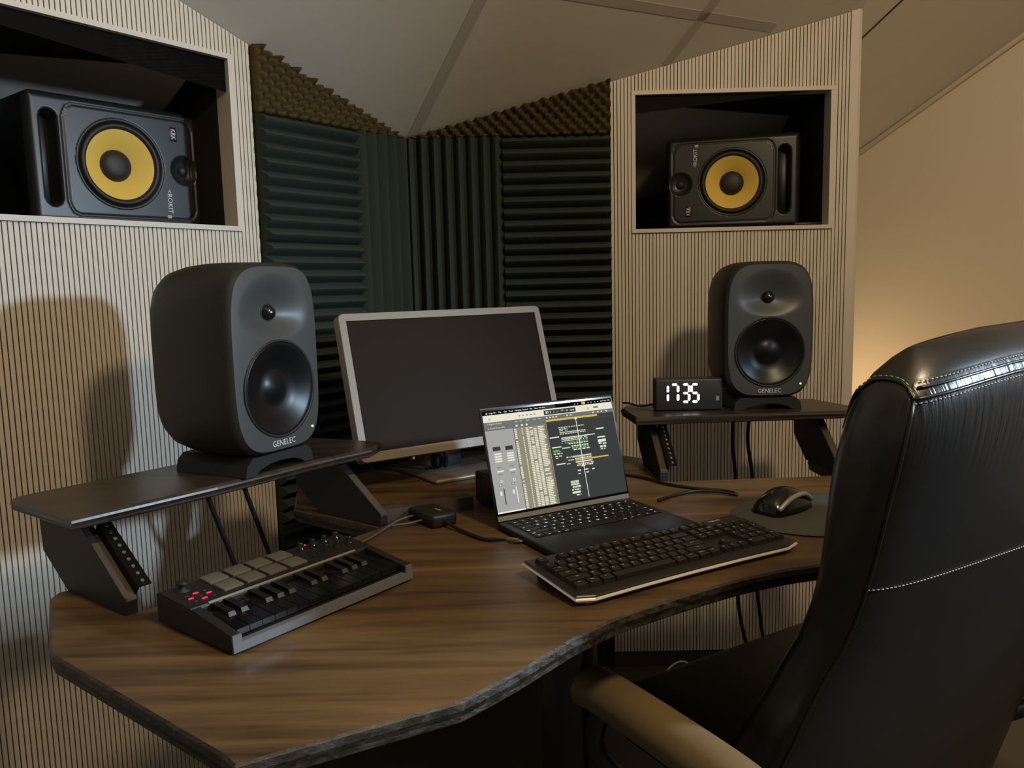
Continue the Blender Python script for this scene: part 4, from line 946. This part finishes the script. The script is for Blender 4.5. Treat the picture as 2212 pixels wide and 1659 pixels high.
# upright side seam (left rear edge) and its cap seam
kL_ = [k for k in range(SEGC)]
edge = SEGC // 2 + 6
seam([cring(i, 0.001)[edge] for i in range(0, 17)], 0.0022, 'piping')
pts = [cring(i, 0.0012)[SEGC // 2 - 4 + 0] for i in range(14, 19)]
capk = [(16, 0.0, 6), (16, 0.3, 5), (16, 0.6, 4), (16, 0.9, 2), (17, 0.0, 0), (16, 0.9, -2), (16, 0.5, -4), (16, 0.0, -6), (15, 0.2, -8), (14, 0.2, -9)]
pts = [V(cring(i, 0.0015)[SEGC // 2 + k]).lerp(V(cring(i + 1, 0.0015)[SEGC // 2 + k]), t) for i, t, k in capk]
MB().tube(spline(pts, 4), 0.0024, 6).obj('piping', 'leather', chair); stitches(spline([p + V((0, 0, 0.004)) for p in pts], 4), 0.0075, 'stitching')
# seat, arms, lift and star base
fixn(MB().rbox((CW / 2, 0.425, 0.375), (CW - 0.09, 0.40, 0.12), 0.05, 5).obj('seat', 'leather_side', chair))
for x_ in (-0.135, CW + 0.135):
    pts = [(x_, 0.085, 0.555), (x_, 0.12, 0.563), (x_, 0.22, 0.566), (x_, 0.33, 0.566), (x_, 0.415, 0.563), (x_, 0.445, 0.556)]
    sp = spline(pts, 5); R_ = []
    for j, p in enumerate(sp):
        t = j / (len(sp) - 1); k = min(1, math.sqrt(max(0, 1 - (abs(t - 0.5) * 2) ** 7)) + 0.12)
        R_.append([(p.x + 0.037 * k * cos(a), p.y, p.z + 0.033 * k * sin(a)) for a in [2 * pi * q_ / 24 for q_ in range(24)]])
    ar = fixn(MB().rings(R_, 0, True).obj('armrest', 'arm_pad', chair)); ar['label'] = 'padded brown armrest'
    sg = 1 if x_ < 0 else -1
    MB().tube(spline([(x_, 0.40, 0.545), (x_, 0.42, 0.46), (x_ + sg * 0.05, 0.38, 0.395), (x_ + sg * 0.17, 0.36, 0.345)], 6), 0.016, 10).obj('arm_bracket', 'dark_steel', chair)
    MB().tube(spline([(x_, 0.13, 0.545), (x_ + sg * 0.02, 0.12, 0.47), (x_ + sg * 0.08, 0.17, 0.395), (x_ + sg * 0.17, 0.24, 0.345)], 6), 0.016, 10).obj('arm_bracket', 'dark_steel', chair)
fixn(MB().rbox((CW / 2, 0.36, 0.295), (0.22, 0.26, 0.04), 0.008, 2).obj('seat_plate', 'dark_steel', chair))
MB().tube([(CW / 2, 0.22, 0.31), (CW / 2, 0.26, 0.295), (CW / 2, 0.32, 0.29)], 0.022, 10).obj('back_bracket', 'dark_steel', chair)
MB().lathe([(0.03, 0.07), (0.03, 0.22), (0.018, 0.22), (0.018, 0.285)], 20, axis='z', cap0=True, cap1=True).obj('gas_lift', 'dark_steel', chair, T(CW / 2, 0.34, 0))
for k in range(5):
    a = 2 * pi * k / 5 + 0.3; c_, s_ = cos(a), sin(a)
    MB().tube([(CW / 2 + 0.02 * c_, 0.34 + 0.02 * s_, 0.12), (CW / 2 + 0.16 * c_, 0.34 + 0.16 * s_, 0.10), (CW / 2 + 0.29 * c_, 0.34 + 0.29 * s_, 0.075)], 0.019, 10).obj('base_leg', 'dark_steel', chair)
    MB().lathe([(0.012, -0.022), (0.028, -0.02), (0.028, 0.02), (0.012, 0.022)], 20, cap0=True, cap1=True).obj('caster', 'rubber', chair, T(CW / 2 + 0.29 * c_, 0.34 + 0.29 * s_, 0.0285) @ RZ(a))

# ------------------------------------------------------------------ lamps that light the room (out of view)
lmp = thing('table_lamp', 'small orange lamp standing behind the right slatted wall', 'lamp', (1.08, 2.76, 0.0))
MB().lathe([(0.10, 0.0), (0.10, 0.012), (0.014, 0.02), (0.014, 0.65)], 24, axis='z', cap0=True).obj('base', 'dark_steel', lmp)
cl = thing('pendant_lamp', 'warm globe lamp hanging from the ceiling slope', 'lamp', (0.90, 0.16, 0))
zc = ceil(0.90, 0.16)
MB().tube([(0, 0, 2.57), (0, 0, 3.0), (0, 0, zc - 0.002)], 0.004, 8).obj('cord', 'cable', cl)
MB().lathe([(0.0, 2.60), (0.03, 2.595), (0.05, 2.57), (0.05, 2.56)], 24, axis='z').obj('cap', 'white_plastic', cl)
sp = thing('floor_spotlight', 'slim floor lamp with a cool white spot head', 'lamp', (SPOT.x, SPOT.y, 0))
MB().lathe([(0.13, 0.0), (0.13, 0.015), (0.012, 0.022), (0.012, 1.52), (0.0, 1.52)], 24, axis='z', cap0=True).obj('stand', 'dark_steel', sp)
dq = (SPOT_T - SPOT).normalized()
MB().lathe([(0.085, 0.0), (0.082, -0.05), (0.05, -0.11), (0.0, -0.12)], 24, axis='z').obj('head', 'dark_steel', sp, T(0, 0, SPOT.z) @ dq.to_track_quat('Z', 'Y').to_matrix().to_4x4() @ T(0, 0, -0.02))
MB().tube([(0, 0, 1.515), (-dq.x * 0.08 , -dq.y * 0.08, 1.60)], 0.008, 8).obj('arm', 'dark_steel', sp)
